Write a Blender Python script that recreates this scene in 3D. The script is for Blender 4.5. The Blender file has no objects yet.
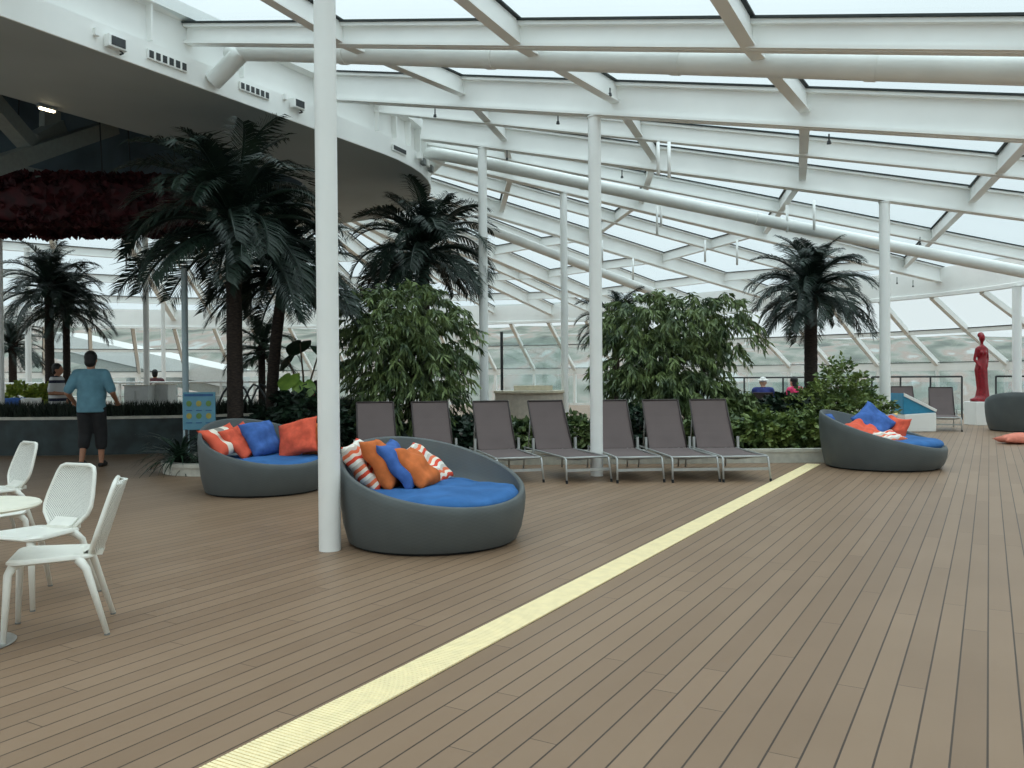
import bpy, bmesh, math, random
from math import sin, cos, pi, radians, atan2, sqrt
from mathutils import Vector, Matrix, Quaternion
V = Vector
random.seed(11)
scn = bpy.context.scene
col = scn.collection

# ------------------------------------------------------------------ camera
FPX, EYE = 830.0, 1.40
PITCH, ROLL, YAW = radians(.55), radians(.45), radians(29.9)
fwd = V((-sin(YAW)*cos(PITCH), cos(YAW)*cos(PITCH), -sin(PITCH)))
right0 = V((cos(YAW), sin(YAW), 0))
up0 = right0.cross(fwd)
rightv = right0*cos(ROLL) - up0*sin(ROLL)
upv = up0*cos(ROLL) + right0*sin(ROLL)
ORI = V((0, 0, EYE))
cd = bpy.data.cameras.new('camera'); cam = bpy.data.objects.new('camera', cd); col.objects.link(cam)
cd.sensor_fit = 'HORIZONTAL'; cd.sensor_width = 36; cd.lens = 36*FPX/1024; cd.clip_end = 2000; cd.clip_start = .05
m3 = Matrix((rightv, upv, -fwd)).transposed()
cam.matrix_world = Matrix.Translation(ORI) @ m3.to_4x4()
scn.camera = cam

def ray(px, py): return fwd + rightv*((px-512)/FPX) - upv*((py-384)/FPX)
def atd(px, py, d): return ORI + ray(px, py)*d
def atz(px, py, z=0.0):
    r = ray(px, py); return ORI + r*((z-EYE)/r.z)
FH = V((-sin(YAW), cos(YAW), 0))
def W(r, d, z=0.0):              # metres right of / ahead of the place the photographer stands
    p = FH*d + right0*r; return V((p.x, p.y, z))
def pxr(px, d): return (px-512)/FPX*d

# ------------------------------------------------------------------ materials
def lin(c):
    return tuple(((v/255)/12.92 if v/255 <= .04045 else ((v/255+.055)/1.055)**2.4) for v in c) + (1,)
def newmat(name):
    m = bpy.data.materials.new(name); m.use_nodes = True
    nt = m.node_tree; b = nt.nodes['Principled BSDF']; return m, nt, b
def mat(name, c, rough=.6, metal=0, var=.08, scale=12, c2=None, bump=0, bscale=60, spec=.5, stretch=None):
    m, nt, b = newmat(name)
    b.inputs['Roughness'].default_value = rough; b.inputs['Metallic'].default_value = metal
    b.inputs['Specular IOR Level'].default_value = spec
    tc = nt.nodes.new('ShaderNodeTexCoord'); src = tc.outputs['Object']
    if stretch:
        mp = nt.nodes.new('ShaderNodeMapping'); mp.inputs['Scale'].default_value = stretch
        nt.links.new(src, mp.inputs[0]); src = mp.outputs[0]
    n = nt.nodes.new('ShaderNodeTexNoise'); n.inputs['Scale'].default_value = scale; n.inputs['Detail'].default_value = 3
    nt.links.new(src, n.inputs['Vector'])
    r = nt.nodes.new('ShaderNodeValToRGB')
    a = lin(c); bb = lin(c2) if c2 else tuple(min(1, x*(1-var*2)) for x in a[:3])+(1,)
    if not c2: a = tuple(min(1, x*(1+var)) for x in a[:3])+(1,)
    r.color_ramp.elements[0].color = bb; r.color_ramp.elements[1].color = a
    r.color_ramp.elements[0].position = .35; r.color_ramp.elements[1].position = .65
    nt.links.new(n.outputs['Fac'], r.inputs['Fac']); nt.links.new(r.outputs[0], b.inputs['Base Color'])
    if bump:
        n2 = nt.nodes.new('ShaderNodeTexNoise'); n2.inputs['Scale'].default_value = bscale
        nt.links.new(src, n2.inputs['Vector'])
        bp = nt.nodes.new('ShaderNodeBump'); bp.inputs['Strength'].default_value = bump; bp.inputs['Distance'].default_value = .01
        nt.links.new(n2.outputs['Fac'], bp.inputs['Height']); nt.links.new(bp.outputs[0], b.inputs['Normal'])
    return m
def emit(name, c, s):
    m, nt, b = newmat(name); b.inputs['Base Color'].default_value = lin(c)
    b.inputs['Emission Color'].default_value = lin(c); b.inputs['Emission Strength'].default_value = s
    return m
def glassmat(name, tint, gloss=.06, rough=.03):
    m, nt, b = newmat(name); nt.nodes.remove(b)
    t = nt.nodes.new('ShaderNodeBsdfTransparent'); t.inputs[0].default_value = tint+(1,)
    g = nt.nodes.new('ShaderNodeBsdfGlossy'); g.inputs['Roughness'].default_value = rough
    mx = nt.nodes.new('ShaderNodeMixShader'); mx.inputs[0].default_value = gloss
    nt.links.new(t.outputs[0], mx.inputs[1]); nt.links.new(g.outputs[0], mx.inputs[2])
    nt.links.new(mx.outputs[0], nt.nodes['Material Output'].inputs[0])
    return m
def nd(nt, t, **k):
    n = nt.nodes.new(t)
    for a, v in k.items(): setattr(n, a, v)
    return n
def mth(nt, op, a, b=None):
    n = nt.nodes.new('ShaderNodeMath'); n.operation = op
    for i, x in enumerate((a, b)):
        if x is None: continue
        if isinstance(x, (int, float)): n.inputs[i].default_value = x
        else: nt.links.new(x, n.inputs[i])
    return n.outputs[0]

def deckmat():
    m, nt, b = newmat('deck planks')
    tc = nt.nodes.new('ShaderNodeTexCoord'); sp = nt.nodes.new('ShaderNodeSeparateXYZ')
    nt.links.new(tc.outputs['Object'], sp.inputs[0])
    X, Y = sp.outputs[0], sp.outputs[1]
    xs = mth(nt, 'DIVIDE', mth(nt, 'ADD', X, 2.25), .118)
    row = mth(nt, 'FLOOR', xs); fx = mth(nt, 'FRACT', xs)
    wn = nd(nt, 'ShaderNodeTexWhiteNoise', noise_dimensions='1D'); nt.links.new(row, wn.inputs['W'])
    ys = mth(nt, 'ADD', mth(nt, 'DIVIDE', Y, 2.6), wn.outputs['Value'])
    fy = mth(nt, 'FRACT', ys); cell = mth(nt, 'FLOOR', ys)
    e = mth(nt, 'MINIMUM', fx, mth(nt, 'SUBTRACT', 1.0, fx))
    seam = mth(nt, 'LESS_THAN', e, .033)
    ey = mth(nt, 'LESS_THAN', mth(nt, 'MINIMUM', fy, mth(nt, 'SUBTRACT', 1.0, fy)), .0009)
    anyseam = mth(nt, 'MAXIMUM', seam, mth(nt, 'MULTIPLY', ey, .8))
    wn2 = nd(nt, 'ShaderNodeTexWhiteNoise', noise_dimensions='2D')
    cb = nt.nodes.new('ShaderNodeCombineXYZ'); nt.links.new(row, cb.inputs[0]); nt.links.new(cell, cb.inputs[1])
    nt.links.new(cb.outputs[0], wn2.inputs['Vector'])
    ns = nt.nodes.new('ShaderNodeTexNoise'); ns.inputs['Scale'].default_value = 1.3; ns.inputs['Detail'].default_value = 5
    nt.links.new(tc.outputs['Object'], ns.inputs['Vector'])
    f = mth(nt, 'ADD', mth(nt, 'MULTIPLY', wn2.outputs['Value'], .45), mth(nt, 'MULTIPLY', ns.outputs['Fac'], .6))
    r = nt.nodes.new('ShaderNodeValToRGB'); r.color_ramp.elements[0].color = lin((122, 98, 77)); r.color_ramp.elements[1].color = lin((146, 121, 98))
    nt.links.new(f, r.inputs['Fac'])
    mx = nd(nt, 'ShaderNodeMix', data_type='RGBA'); nt.links.new(anyseam, mx.inputs[0])
    nt.links.new(r.outputs[0], mx.inputs[6]); mx.inputs[7].default_value = lin((66, 52, 42))
    nt.links.new(mx.outputs[2], b.inputs['Base Color'])
    b.inputs['Roughness'].default_value = .46; b.inputs['Specular IOR Level'].default_value = .32
    bp = nt.nodes.new('ShaderNodeBump'); bp.inputs['Strength'].default_value = .5; bp.inputs['Distance'].default_value = .004; bp.invert = True
    nt.links.new(anyseam, bp.inputs['Height']); nt.links.new(bp.outputs[0], b.inputs['Normal'])
    return m

def stripes(name, cols, scale, axis=0, wob=0.0):
    """patterned cloth: bands of colour across the cushion"""
    m, nt, b = newmat(name); b.inputs['Roughness'].default_value = .85; b.inputs['Specular IOR Level'].default_value = .2
    tc = nt.nodes.new('ShaderNodeTexCoord'); sp = nt.nodes.new('ShaderNodeSeparateXYZ'); nt.links.new(tc.outputs['Object'], sp.inputs[0])
    x = sp.outputs[axis]
    if wob:
        y = sp.outputs[1-axis]
        x = mth(nt, 'ADD', x, mth(nt, 'MULTIPLY', mth(nt, 'SINE', mth(nt, 'MULTIPLY', y, 38.0)), wob))
    f = mth(nt, 'FRACT', mth(nt, 'MULTIPLY', mth(nt, 'ADD', x, 5.0 if wob or axis == 2 else 5.25), scale))
    r = nt.nodes.new('ShaderNodeValToRGB'); r.color_ramp.interpolation = 'CONSTANT'
    for i, c in enumerate(cols):
        if i < 2: e = r.color_ramp.elements[i]; e.position = i/len(cols)
        else: e = r.color_ramp.elements.new(i/len(cols))
        e.color = lin(c)
    nt.links.new(f, r.inputs['Fac']); nt.links.new(r.outputs[0], b.inputs['Base Color'])
    return m

def weave(name, c1, c2, sc=90, rough=.55):
    m, nt, b = newmat(name); b.inputs['Roughness'].default_value = rough
    tc = nt.nodes.new('ShaderNodeTexCoord'); sp = nt.nodes.new('ShaderNodeSeparateXYZ'); nt.links.new(tc.outputs['Object'], sp.inputs[0])
    a = mth(nt, 'MULTIPLY', mth(nt, 'ARCTAN2', sp.outputs[1], sp.outputs[0]), sc*.8)
    w = mth(nt, 'MULTIPLY', mth(nt, 'SINE', a), mth(nt, 'SINE', mth(nt, 'MULTIPLY', sp.outputs[2], sc*3)))
    n = nt.nodes.new('ShaderNodeTexNoise'); n.inputs['Scale'].default_value = 3; nt.links.new(tc.outputs['Object'], n.inputs['Vector'])
    f = mth(nt, 'ADD', mth(nt, 'MULTIPLY', w, .10), n.outputs['Fac'])
    r = nt.nodes.new('ShaderNodeValToRGB'); r.color_ramp.elements[0].color = lin(c1); r.color_ramp.elements[1].color = lin(c2)
    nt.links.new(f, r.inputs['Fac']); nt.links.new(r.outputs[0], b.inputs['Base Color'])
    return m

def hillmat():
    m, nt, b = newmat('hazy hillside'); b.inputs['Roughness'].default_value = 1; b.inputs['Specular IOR Level'].default_value = 0
    tc = nt.nodes.new('ShaderNodeTexCoord')
    mp = nt.nodes.new('ShaderNodeMapping'); mp.inputs['Scale'].default_value = (1, .6, 1); nt.links.new(tc.outputs['Object'], mp.inputs[0])
    n = nt.nodes.new('ShaderNodeTexNoise'); n.inputs['Scale'].default_value = .14; n.inputs['Detail'].default_value = 7
    nt.links.new(mp.outputs[0], n.inputs['Vector'])
    r = nt.nodes.new('ShaderNodeValToRGB'); el = r.color_ramp.elements
    el[0].position = .32; el[0].color = lin((104, 108, 104)); el[1].position = .68; el[1].color = lin((168, 174, 172))  # greyed colours: distance haze is blended into the slope tones
    for p, c in ((.44, (124, 130, 122)), (.52, (144, 145, 139)), (.60, (150, 138, 131))):
        e = el.new(p); e.color = lin(c)
    nt.links.new(n.outputs['Fac'], r.inputs['Fac']); nt.links.new(r.outputs[0], b.inputs['Base Color'])
    return m

M = dict(
 deck=deckmat(),
 white=mat('white steel paint', (241, 242, 239), .38, var=.02, scale=1.5),
 pipe=mat('white pipe lagging', (232, 234, 231), .35, var=.03, scale=2),
 soffit=mat('grey soffit panel', (176, 184, 184), .7, var=.04, scale=.6),
 recess=mat('dark blue recess lining', (104, 122, 134), .7, var=.2, scale=.7),
 truss=mat('grey truss paint', (150, 155, 150), .6, var=.04),
 gasket=mat('dark glazing gasket', (40, 48, 48), .7),
 roofglass=glassmat('pale roof glass', (.93, .97, .98), .03, .1),
 wallglass=glassmat('greenish wall glass', (.90, .94, .935), .06, .04),
 screen=glassmat('clear screen glass', (.90, .95, .95), .06, .02),
 dark=mat('dark grey metal', (52, 56, 58), .5),
 steel=mat('brushed steel', (190, 192, 192), .32, .9, var=.05),
 alu=mat('silver frame paint', (176, 178, 176), .38, .35, var=.04),
 sling=weave('brown sling mesh', (86, 74, 73), (106, 92, 90), 60, .75),
 slingdark=mat('dark brown sling mesh', (58, 50, 48), .75, var=.1, scale=40),
 wicker=weave('charcoal woven resin', (70, 75, 76), (92, 98, 98), 70),
 wickerin=weave('grey woven resin lining', (98, 104, 104), (118, 124, 122), 70),
 plinth=mat('black base', (26, 28, 30), .7),
 blue=mat('blue canvas', (58, 106, 162), .85, var=.10, scale=5, bump=.25, bscale=9, spec=.2),
 bluep=mat('royal blue cushion cloth', (68, 104, 170), .85, var=.10, scale=14, bump=.25, bscale=12, spec=.2),
 palecoral=mat('pale coral cloth', (226, 140, 120), .85, var=.06, bump=.25, bscale=12, spec=.2),
 orange=mat('orange cushion cloth', (202, 110, 60), .85, var=.08, scale=14, bump=.25, bscale=12, spec=.2),
 coral=mat('coral cushion cloth', (222, 96, 72), .85, var=.08, scale=14, bump=.25, bscale=12, spec=.2),
 pat=stripes('coral zigzag cloth', [(226, 84, 62), (240, 226, 210), (232, 120, 84), (206, 196, 186), (236, 232, 222)], 6.5, 1, .010),
 stripe=stripes('coral striped cloth', [(224, 98, 74), (224, 98, 74), (238, 228, 212), (150, 142, 134), (238, 228, 212), (222, 96, 72), (222, 96, 72)], 2.0, 0),
 floral=stripes('yellow and coral cloth', [(226, 190, 120), (238, 228, 208), (226, 92, 64), (150, 150, 160)], 5, 1, .03),
 plastic=mat('white moulded plastic', (232, 231, 222), .38, var=.02),
 tabletop=mat('cream table top', (236, 232, 214), .4, var=.02),
 grate=mat('cream grating', (250, 232, 184), .5, var=.03),
 concrete=mat('pale planter coping', (202, 200, 188), .7, var=.08, scale=8),
 teal=mat('dark teal tiled wall', (46, 62, 64), .55, var=.25, scale=3),
 soil=mat('soil', (46, 36, 28), .95, var=.3, scale=25, bump=.6),
 trunk=mat('dark palm trunk', (52, 42, 36), .9, var=.3, scale=18, bump=.8, bscale=40, stretch=(1, 1, 3)),
 bark=mat('grey brown bark', (84, 70, 56), .9, var=.25, scale=18, bump=.6),
 frond=mat('dark palm green', (28, 48, 36), .5, scale=4, c2=(16, 32, 26)),
 frond2=mat('palm green', (40, 66, 44), .5, scale=4, c2=(22, 42, 30)),
 leaf=mat('bush green', (112, 130, 74), .5, scale=3, c2=(50, 70, 42)),
 leaf2=mat('fresh leaf green', (122, 138, 70), .5, scale=3, c2=(62, 86, 44)),
 leafbig=mat('broad leaf green', (120, 146, 60), .45, scale=6, c2=(80, 112, 44)),
 leafdeep=mat('deep leaf green', (34, 58, 38), .5, scale=5, c2=(20, 38, 26)),
 hedge=mat('dark hedge green', (34, 50, 34), .7, scale=20, c2=(18, 30, 22)),
 yellowleaf=mat('yellow green leaf', (150, 160, 60), .6, scale=8, c2=(96, 118, 44)),
 redart=mat('crimson ruffles', (74, 12, 22), .7, scale=6, c2=(44, 6, 14)),
 redstat=mat('glossy red mosaic', (158, 10, 30), .3, scale=30, c2=(110, 4, 18), bump=.4, bscale=45),
 skin=mat('skin', (176, 124, 96), .55, var=.05),
 skin2=mat('pale skin', (210, 164, 140), .55, var=.05),
 hair=mat('black hair', (22, 19, 18), .6, var=.2, scale=60),
 tee=mat('teal blue cotton', (104, 150, 168), .85, var=.08, scale=7, bump=.3, bscale=6),
 shorts=mat('dark charcoal cotton', (36, 36, 38), .85, var=.1),
 shoe=mat('black sandal', (28, 26, 26), .6),
 navy=mat('navy cotton', (40, 52, 120), .8), pink=mat('pink cotton', (226, 60, 110), .8), hat=mat('white cotton', (230, 228, 224), .8),
 greytee=stripes('white and navy striped cotton', [(205, 205, 205), (205, 205, 205), (205, 205, 205), (44, 48, 66), (205, 205, 205), (44, 48, 66)], 2.6, 2),
 redtee=mat('red cotton', (180, 40, 54), .8), maroon=mat('maroon cotton', (96, 54, 58), .8),
 signblue=mat('pale blue sign panel', (92, 146, 168), .5, var=.03), signdark=mat('blue sign print', (40, 90, 140), .5),
 signgreen=mat('green sign print', (96, 132, 66), .5), signyellow=mat('yellow sign print', (170, 160, 76), .5),
 poleblue=mat('pale blue pole paint', (186, 208, 216), .4, var=.02),
 beige=mat('beige counter cladding', (196, 186, 172), .55, var=.05), beigetop=mat('counter top stone', (210, 200, 176), .35, var=.05),
 tealseat=mat('bright teal shell', (40, 140, 180), .35, var=.04),
 black=mat('black void', (18, 20, 20), .8), lampglass=emit('lamp glow', (255, 236, 196), 6), fitting=mat('lamp fitting grey', (120, 124, 122), .5),
 ground=mat('pale quay and water', (150, 160, 162), .9, scale=.02, c2=(126, 140, 142)), hill=hillmat(),
 white2=mat('white gangway panels', (204, 208, 206), .5, var=.03),
)

# ------------------------------------------------------------------ mesh building
class MB:
    def __init__(s): s.v = []; s.f = []; s.mi = []; s.cur = 0
    def add(s, vs, fs):
        o = len(s.v); s.v += [tuple(v) for v in vs]; s.f += [tuple(i+o for i in f) for f in fs]; s.mi += [s.cur]*len(fs)
    def box(s, c, size, rot=None):
        c = V(c); h = V(size)/2; vs = []
        for x in (-1, 1):
            for y in (-1, 1):
                for z in (-1, 1):
                    p = V((x*h.x, y*h.y, z*h.z))
                    if rot is not None: p = rot @ p
                    vs.append(c+p)
        s.add(vs, [(0, 1, 3, 2), (4, 6, 7, 5), (0, 4, 5, 1), (2, 3, 7, 6), (0, 2, 6, 4), (1, 5, 7, 3)])
    def bar(s, a, b, w, h, up=V((0, 0, 1))):     # rectangular bar a->b
        a, b = V(a), V(b); t = (b-a).normalized(); sd = t.cross(up)
        if sd.length < 1e-4: sd = t.cross(V((1, 0, 0)))
        sd.normalize(); u = sd.cross(t).normalized()
        vs = []
        for p in (a, b):
            for x, y in ((-1, -1), (1, -1), (1, 1), (-1, 1)): vs.append(p+sd*x*w/2+u*y*h/2)
        s.add(vs, [(3, 2, 1, 0), (4, 5, 6, 7), (0, 1, 5, 4), (1, 2, 6, 5), (2, 3, 7, 6), (3, 0, 4, 7)])
    def tube(s, pts, r, n=12, caps=True, flat=None):
        pts = [V(p) for p in pts]; rs = r if isinstance(r, (list, tuple)) else [r]*len(pts)
        vs, fs = [], []; prev = None
        for i, p in enumerate(pts):
            t = (pts[min(i+1, len(pts)-1)]-pts[max(i-1, 0)]).normalized()
            if prev is None:
                a = V((0, 0, 1)) if abs(t.z) < .9 else V((1, 0, 0))
                x = t.cross(a).normalized()
            else:
                x = prev - t*prev.dot(t); x.normalize()
            prev = x; y = t.cross(x)
            for k in range(n):
                an = 2*pi*k/n; vs.append(p+x*cos(an)*rs[i]+y*sin(an)*rs[i]*(flat or 1))
        for i in range(len(pts)-1):
            for k in range(n):
                k2 = (k+1) % n; fs.append((i*n+k, i*n+k2, (i+1)*n+k2, (i+1)*n+k))
        if caps:
            fs.append(tuple(range(n-1, -1, -1))); fs.append(tuple((len(pts)-1)*n+k for k in range(n)))
        s.add(vs, fs)
    def lathe(s, prof, c=(0, 0, 0), n=32, sx=1, sy=1):   # prof: (radius, z)
        c = V(c); vs, fs = [], []
        for r, z in prof:
            for k in range(n):
                a = 2*pi*k/n; vs.append(c+V((r*cos(a)*sx, r*sin(a)*sy, z)))
        for i in range(len(prof)-1):
            for k in range(n):
                k2 = (k+1) % n; fs.append((i*n+k, i*n+k2, (i+1)*n+k2, (i+1)*n+k))
        fs.append(tuple(range(n-1, -1, -1))); fs.append(tuple((len(prof)-1)*n+k for k in range(n)))
        s.add(vs, fs)
    def ell(s, c, r, n=16, m=10, rot=None):
        c = V(c); vs, fs = [], []
        for i in range(m+1):
            t = pi*i/m
            for k in range(n):
                a = 2*pi*k/n; p = V((r[0]*sin(t)*cos(a), r[1]*sin(t)*sin(a), r[2]*cos(t)))
                vs.append(c+(rot @ p if rot is not None else p))
        for i in range(m):
            for k in range(n):
                k2 = (k+1) % n; fs.append((i*n+k, (i+1)*n+k, (i+1)*n+k2, i*n+k2))
        s.add(vs, fs)
    def cap(s, a, b, ra, rb, n=12):      # tapered capsule
        a, b = V(a), V(b); t = (b-a); L = t.length; t.normalize(); pts, rs = [], []
        for k in range(5):
            an = pi/2*(k/4); pts.append(a-t*ra*cos(an)); rs.append(max(ra*sin(an), .0005))
        for k in range(5):
            an = pi/2*(k/4); pts.append(b+t*rb*sin(an)); rs.append(max(rb*cos(an), .0005))
        s.tube(pts, rs, n)
    def prism(s, poly, z0, z1):
        n = len(poly); vs = [(p[0], p[1], z0) for p in poly]+[(p[0], p[1], z1) for p in poly]
        fs = [tuple(range(n-1, -1, -1)), tuple(range(n, 2*n))]+[(i, (i+1) % n, (i+1) % n+n, i+n) for i in range(n)]
        s.add(vs, fs)
    def build(s, name, m, parent=None, smooth=False, loc=None, mats=None):
        me = bpy.data.meshes.new(name); me.from_pydata(s.v, [], s.f); me.update()
        for mm in (mats or [m]): me.materials.append(mm)
        if mats:
            for p, i in zip(me.polygons, s.mi): p.material_index = i
        o = bpy.data.objects.new(name, me); col.objects.link(o)
        if parent is not None: o.parent = parent
        if loc is not None: o.location = loc
        if smooth:
            for p in me.polygons: p.use_smooth = True
            if smooth == 'auto':
                me.set_sharp_from_angle(angle=radians(40))
        return o

def tag(o, label=None, cat=None, group=None, kind=None):
    if label: o['label'] = label
    if cat: o['category'] = cat
    if group: o['group'] = group
    if kind: o['kind'] = kind
    return o
def thing(name, label, cat, loc=(0, 0, 0), rz=0, group=None, kind=None):
    o = bpy.data.objects.new(name, None); col.objects.link(o); o.empty_display_size = .1
    o.location = loc; o.rotation_euler = (0, 0, rz); return tag(o, label, cat, group, kind)
kids = {}
def children(o): return [c for c in bpy.data.objects if c.parent == o]
def dup(o, loc, rz, label=None, group=None, scale=None):
    r = o.copy(); col.objects.link(r); r.location = loc; r.rotation_euler = (0, 0, rz)
    if scale: r.scale = (scale,)*3
    if label: r['label'] = label
    if group: r['group'] = group
    for ch in children(o):
        c = ch.copy(); col.objects.link(c); c.parent = r
        for g in children(ch):
            d = g.copy(); col.objects.link(d); d.parent = c
    return r
def bevel(o, w=.01, seg=2):
    b = o.modifiers.new('bevel', 'BEVEL'); b.width = w; b.segments = seg; b.limit_method = 'ANGLE'; return o

# ------------------------------------------------------------------ building outline
SX, SY, SR, SZ, STOP = -14.6, 12.0, 4.95, 5.5, 6.45      # slab over the middle of the deck
def slab_loop(off=0.0, n=28, y0=-7.0):
    R = SR+off; pts = []
    for i in range(13): pts.append((SX+R, y0+(SY-y0)*i/12))
    for i in range(1, n): a = pi*i/n; pts.append((SX+R*cos(a), SY+R*sin(a)))
    for i in range(13): pts.append((SX-R, SY+(y0-SY)*i/12))
    return pts
EZ = 3.7
ev = [V((2.7, -7, 2.95)), V((2.7, 0, 2.95)), V((2.7, 6, 2.95)), V((2.7, 11, 2.97)), V((2.6, 15, 3.15)), V((2.2, 19, 3.4)), V((1.6, 23, 3.62))]
for p in ((1024, 287), (900, 301), (785, 309), (660, 318), (547, 323), (430, 326), (310, 328), (200, 329), (100, 328), (0, 326)):
    ev.append(atz(p[0], p[1], EZ))
l = ev[-1]; ev += [l+V((-2.2, -5, 0)), l+V((-3, -11, 0)), l+V((-3, -24, 0))]
def catmull(P, n):
    out = []
    for i in range(len(P)-1):
        a, b, c, d = P[max(i-1, 0)], P[i], P[i+1], P[min(i+2, len(P)-1)]
        for k in range(n):
            t = k/n
            out.append(.5*((2*b)+(c-a)*t+(2*a-5*b+4*c-d)*t*t+(3*b-a-3*c+d)*t**3))
    out.append(P[-1].copy()); return out
def smoothpath(P, it=30):
    P = [p.copy() for p in P]
    for _ in range(it):
        P = [P[0]]+[(P[i-1]+P[i]*2+P[i+1])/4 for i in range(1, len(P)-1)]+[P[-1]]
    return P
eave = smoothpath(catmull(ev, 8), 25)
def cum(P):
    c = [0]
    for i in range(1, len(P)): c.append(c[-1]+(P[i]-P[i-1]).length)
    return c
ecum = cum(eave)
def epos(s):
    s = max(0, min(s, ecum[-1]-1e-4))
    for i in range(1, len(eave)):
        if ecum[i] >= s:
            t = (s-ecum[i-1])/(ecum[i]-ecum[i-1]); return eave[i-1].lerp(eave[i], t)
def enorm(s):
    t = epos(s+.3)-epos(s-.3); t.z = 0; t.normalize(); n = V((t.y, -t.x, 0)); return n     # outward
def enear(p):
    i = min(range(len(eave)), key=lambda k: (eave[k].xy-V(p).xy).length); return ecum[i]

# deck
NB = int(ecum[-1]/1.72); ss = [ecum[-1]*i/NB for i in range(NB+1)]
OFF = 3.5
top_l = [epos(s)+enorm(s)*.12+V((0, 0, .02)) for s in ss]
def low(s, f, z): p = epos(s)+enorm(s)*(.12+OFF*f); return V((p.x, p.y, z))
SILL = 1.70
mid_l = [low(s, .46, epos(s).z*.52+SILL*.48) for s in ss]
sil_l = [low(s, 1, SILL) for s in ss]
mb = MB(); poly = [(p.x+enorm(s).x*.1, p.y+enorm(s).y*.1) for p, s in zip(sil_l, ss)]
mb.prism(poly, -.3, 0)
floor = mb.build('floor', M['deck']); tag(floor, 'brown plank deck running under everything', 'floor', None, 'structure')

# ---- outside: ground, hills
mb = MB(); mb.box((-60, 150, -9.1), (900, 700, .2)); o = mb.build('ground', M['ground']); tag(o, 'pale water and quay far below outside the glass', 'ground', None, 'structure')
def hills(name, d0, px0, px1, ybase, amp, seed, lab, thick=60):
    rnd = random.Random(seed); n = 90; mb = MB(); vs = []; ph = [rnd.uniform(0, 6) for _ in range(6)]
    for j in range(7):
        f = j/6
        for i in range(n+1):
            px = px0+(px1-px0)*i/n; d = d0+thick*f
            y = ybase + 13*min(1, max(0, (px-600)/150)) + amp*(.5*sin(i*.13+ph[0])+.3*sin(i*.31+ph[1])+.2*sin(i*.83+ph[2])+.13*sin(i*1.9+ph[3]))
            ztop = atd(px, y, d0+thick).z
            p = W(pxr(px, d), d); z = -9 + (ztop+9)*(sin(f*pi/2)**.9) + rnd.uniform(-.5, .5)*f
            vs.append((p.x, p.y, z))
    fs = [(j*(n+1)+i, j*(n+1)+i+1, (j+1)*(n+1)+i+1, (j+1)*(n+1)+i) for j in range(6) for i in range(n)]
    mb.add(vs, fs); o = mb.build(name, M['hill'], smooth=True); return tag(o, lab, 'hill', None, 'structure')
hills('hills', 150, -500, 1500, 331, 6, 3, 'hazy wooded hillside with houses beyond the glass')
hills('hills_far', 260, -500, 1500, 326, 4, 9, 'pale distant ridge behind the hillside', 90)

# ---- slab over the middle
outer = slab_loop(0); inner = slab_loop(-2.65)
mb = MB(); n = len(outer)
vs = [(p[0], p[1], SZ) for p in outer]+[(p[0], p[1], SZ) for p in inner]+[(p[0], p[1], SZ+.25) for p in inner]+[(p[0], p[1], SZ+.25) for p in slab_loop(-.12)]
fs = []
for a, b in ((0, 1), (1, 2), (2, 3)):
    for i in range(n-1): fs.append((a*n+i, a*n+i+1, b*n+i+1, b*n+i))
mb.add(vs, fs); o = mb.build('ceiling', M['soffit']); tag(o, 'grey soffit ring under the curved slab', 'ceiling', None, 'structure')
mb = MB()        # fascia: lower strip, recessed web, top cap
prof = [(0, SZ-.004), (0.02, SZ), (.02, SZ+.36), (-.10, SZ+.40), (-.12, STOP-.06), (.05, STOP-.05), (.05, STOP+.12), (-.6, STOP+.14)]
loops = [slab_loop(f[0]) for f in prof]; vs = []
for lp, f in zip(loops, prof): vs += [(p[0], p[1], f[1]) for p in lp]
fs = [(a*n+i, (a+1)*n+i, (a+1)*n+i+1, a*n+i+1) for a in range(len(prof)-1) for i in range(n-1)]
mb.add(vs, fs)
lp1, lp2 = slab_loop(-.12), slab_loop(0.0)
for i in range(1, n-1):
    a, b = V((*lp1[i], 0)), V((*lp2[i], 0)); 
    mb.bar(V((a.x, a.y, (SZ+.4+STOP)/2)), V((b.x, b.y, (SZ+.4+STOP)/2)), .03, STOP-SZ-.42)
o = mb.build('trim_1', M['white']); tag(o, 'white curved fascia with stiffener ribs round the slab', 'fascia', None, 'structure')
mb = MB()        # recess lining above the opening
il = slab_loop(-2.75); vs = [(p[0], p[1], SZ+.2) for p in il]+[(p[0], p[1], SZ+2.3) for p in il]
fs = [(i, i+1, n+i+1, n+i) for i in range(n-1)]+[tuple(range(n, 2*n))]
mb.add(vs, fs)
tl = slab_loop(-.7); mb.add([(p[0], p[1], STOP+.13) for p in tl]+[(p[0], p[1], STOP+.13) for p in il], [(i, i+1, n+i+1, n+i) for i in range(n-1)])
o = mb.build('ceiling_recess', M['recess']); tag(o, 'dark blue recess above the slab opening', 'ceiling', None, 'structure')
def truss(a, b, lab, w=.26):
    mb = MB(); mb.bar(a, b, w, w*1.1); o = mb.build('roof_truss', M['truss']); return tag(o, lab, 'truss', 'trusses in the recess', 'structure')
zt = SZ+.75
for (p, q, d1, d2) in (((-40, 178), (112, 127), 13.2, 17.0), ((-30, 78), (34, 150), 12.9, 15.0), ((50, 112), (50, 140), 15.6, 15.6), ((34, 142), (60, 128), 15.1, 15.8)):
    truss(atd(p[0], p[1], d1), atd(q[0], q[1], d2), 'grey steel truss member in the dark recess')
t = thing('strip_light', 'small lit lamp at the edge of the dark recess', 'light', atz(47, 109, SZ-.05))
mb = MB(); mb.box((0, 0, .03), (.08, .28, .06)); mb.build('housing', M['fitting'], t)
mb = MB(); mb.box((0, 0, -.012), (.05, .22, .03)); mb.build('lamp', M['lampglass'], t)

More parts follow.
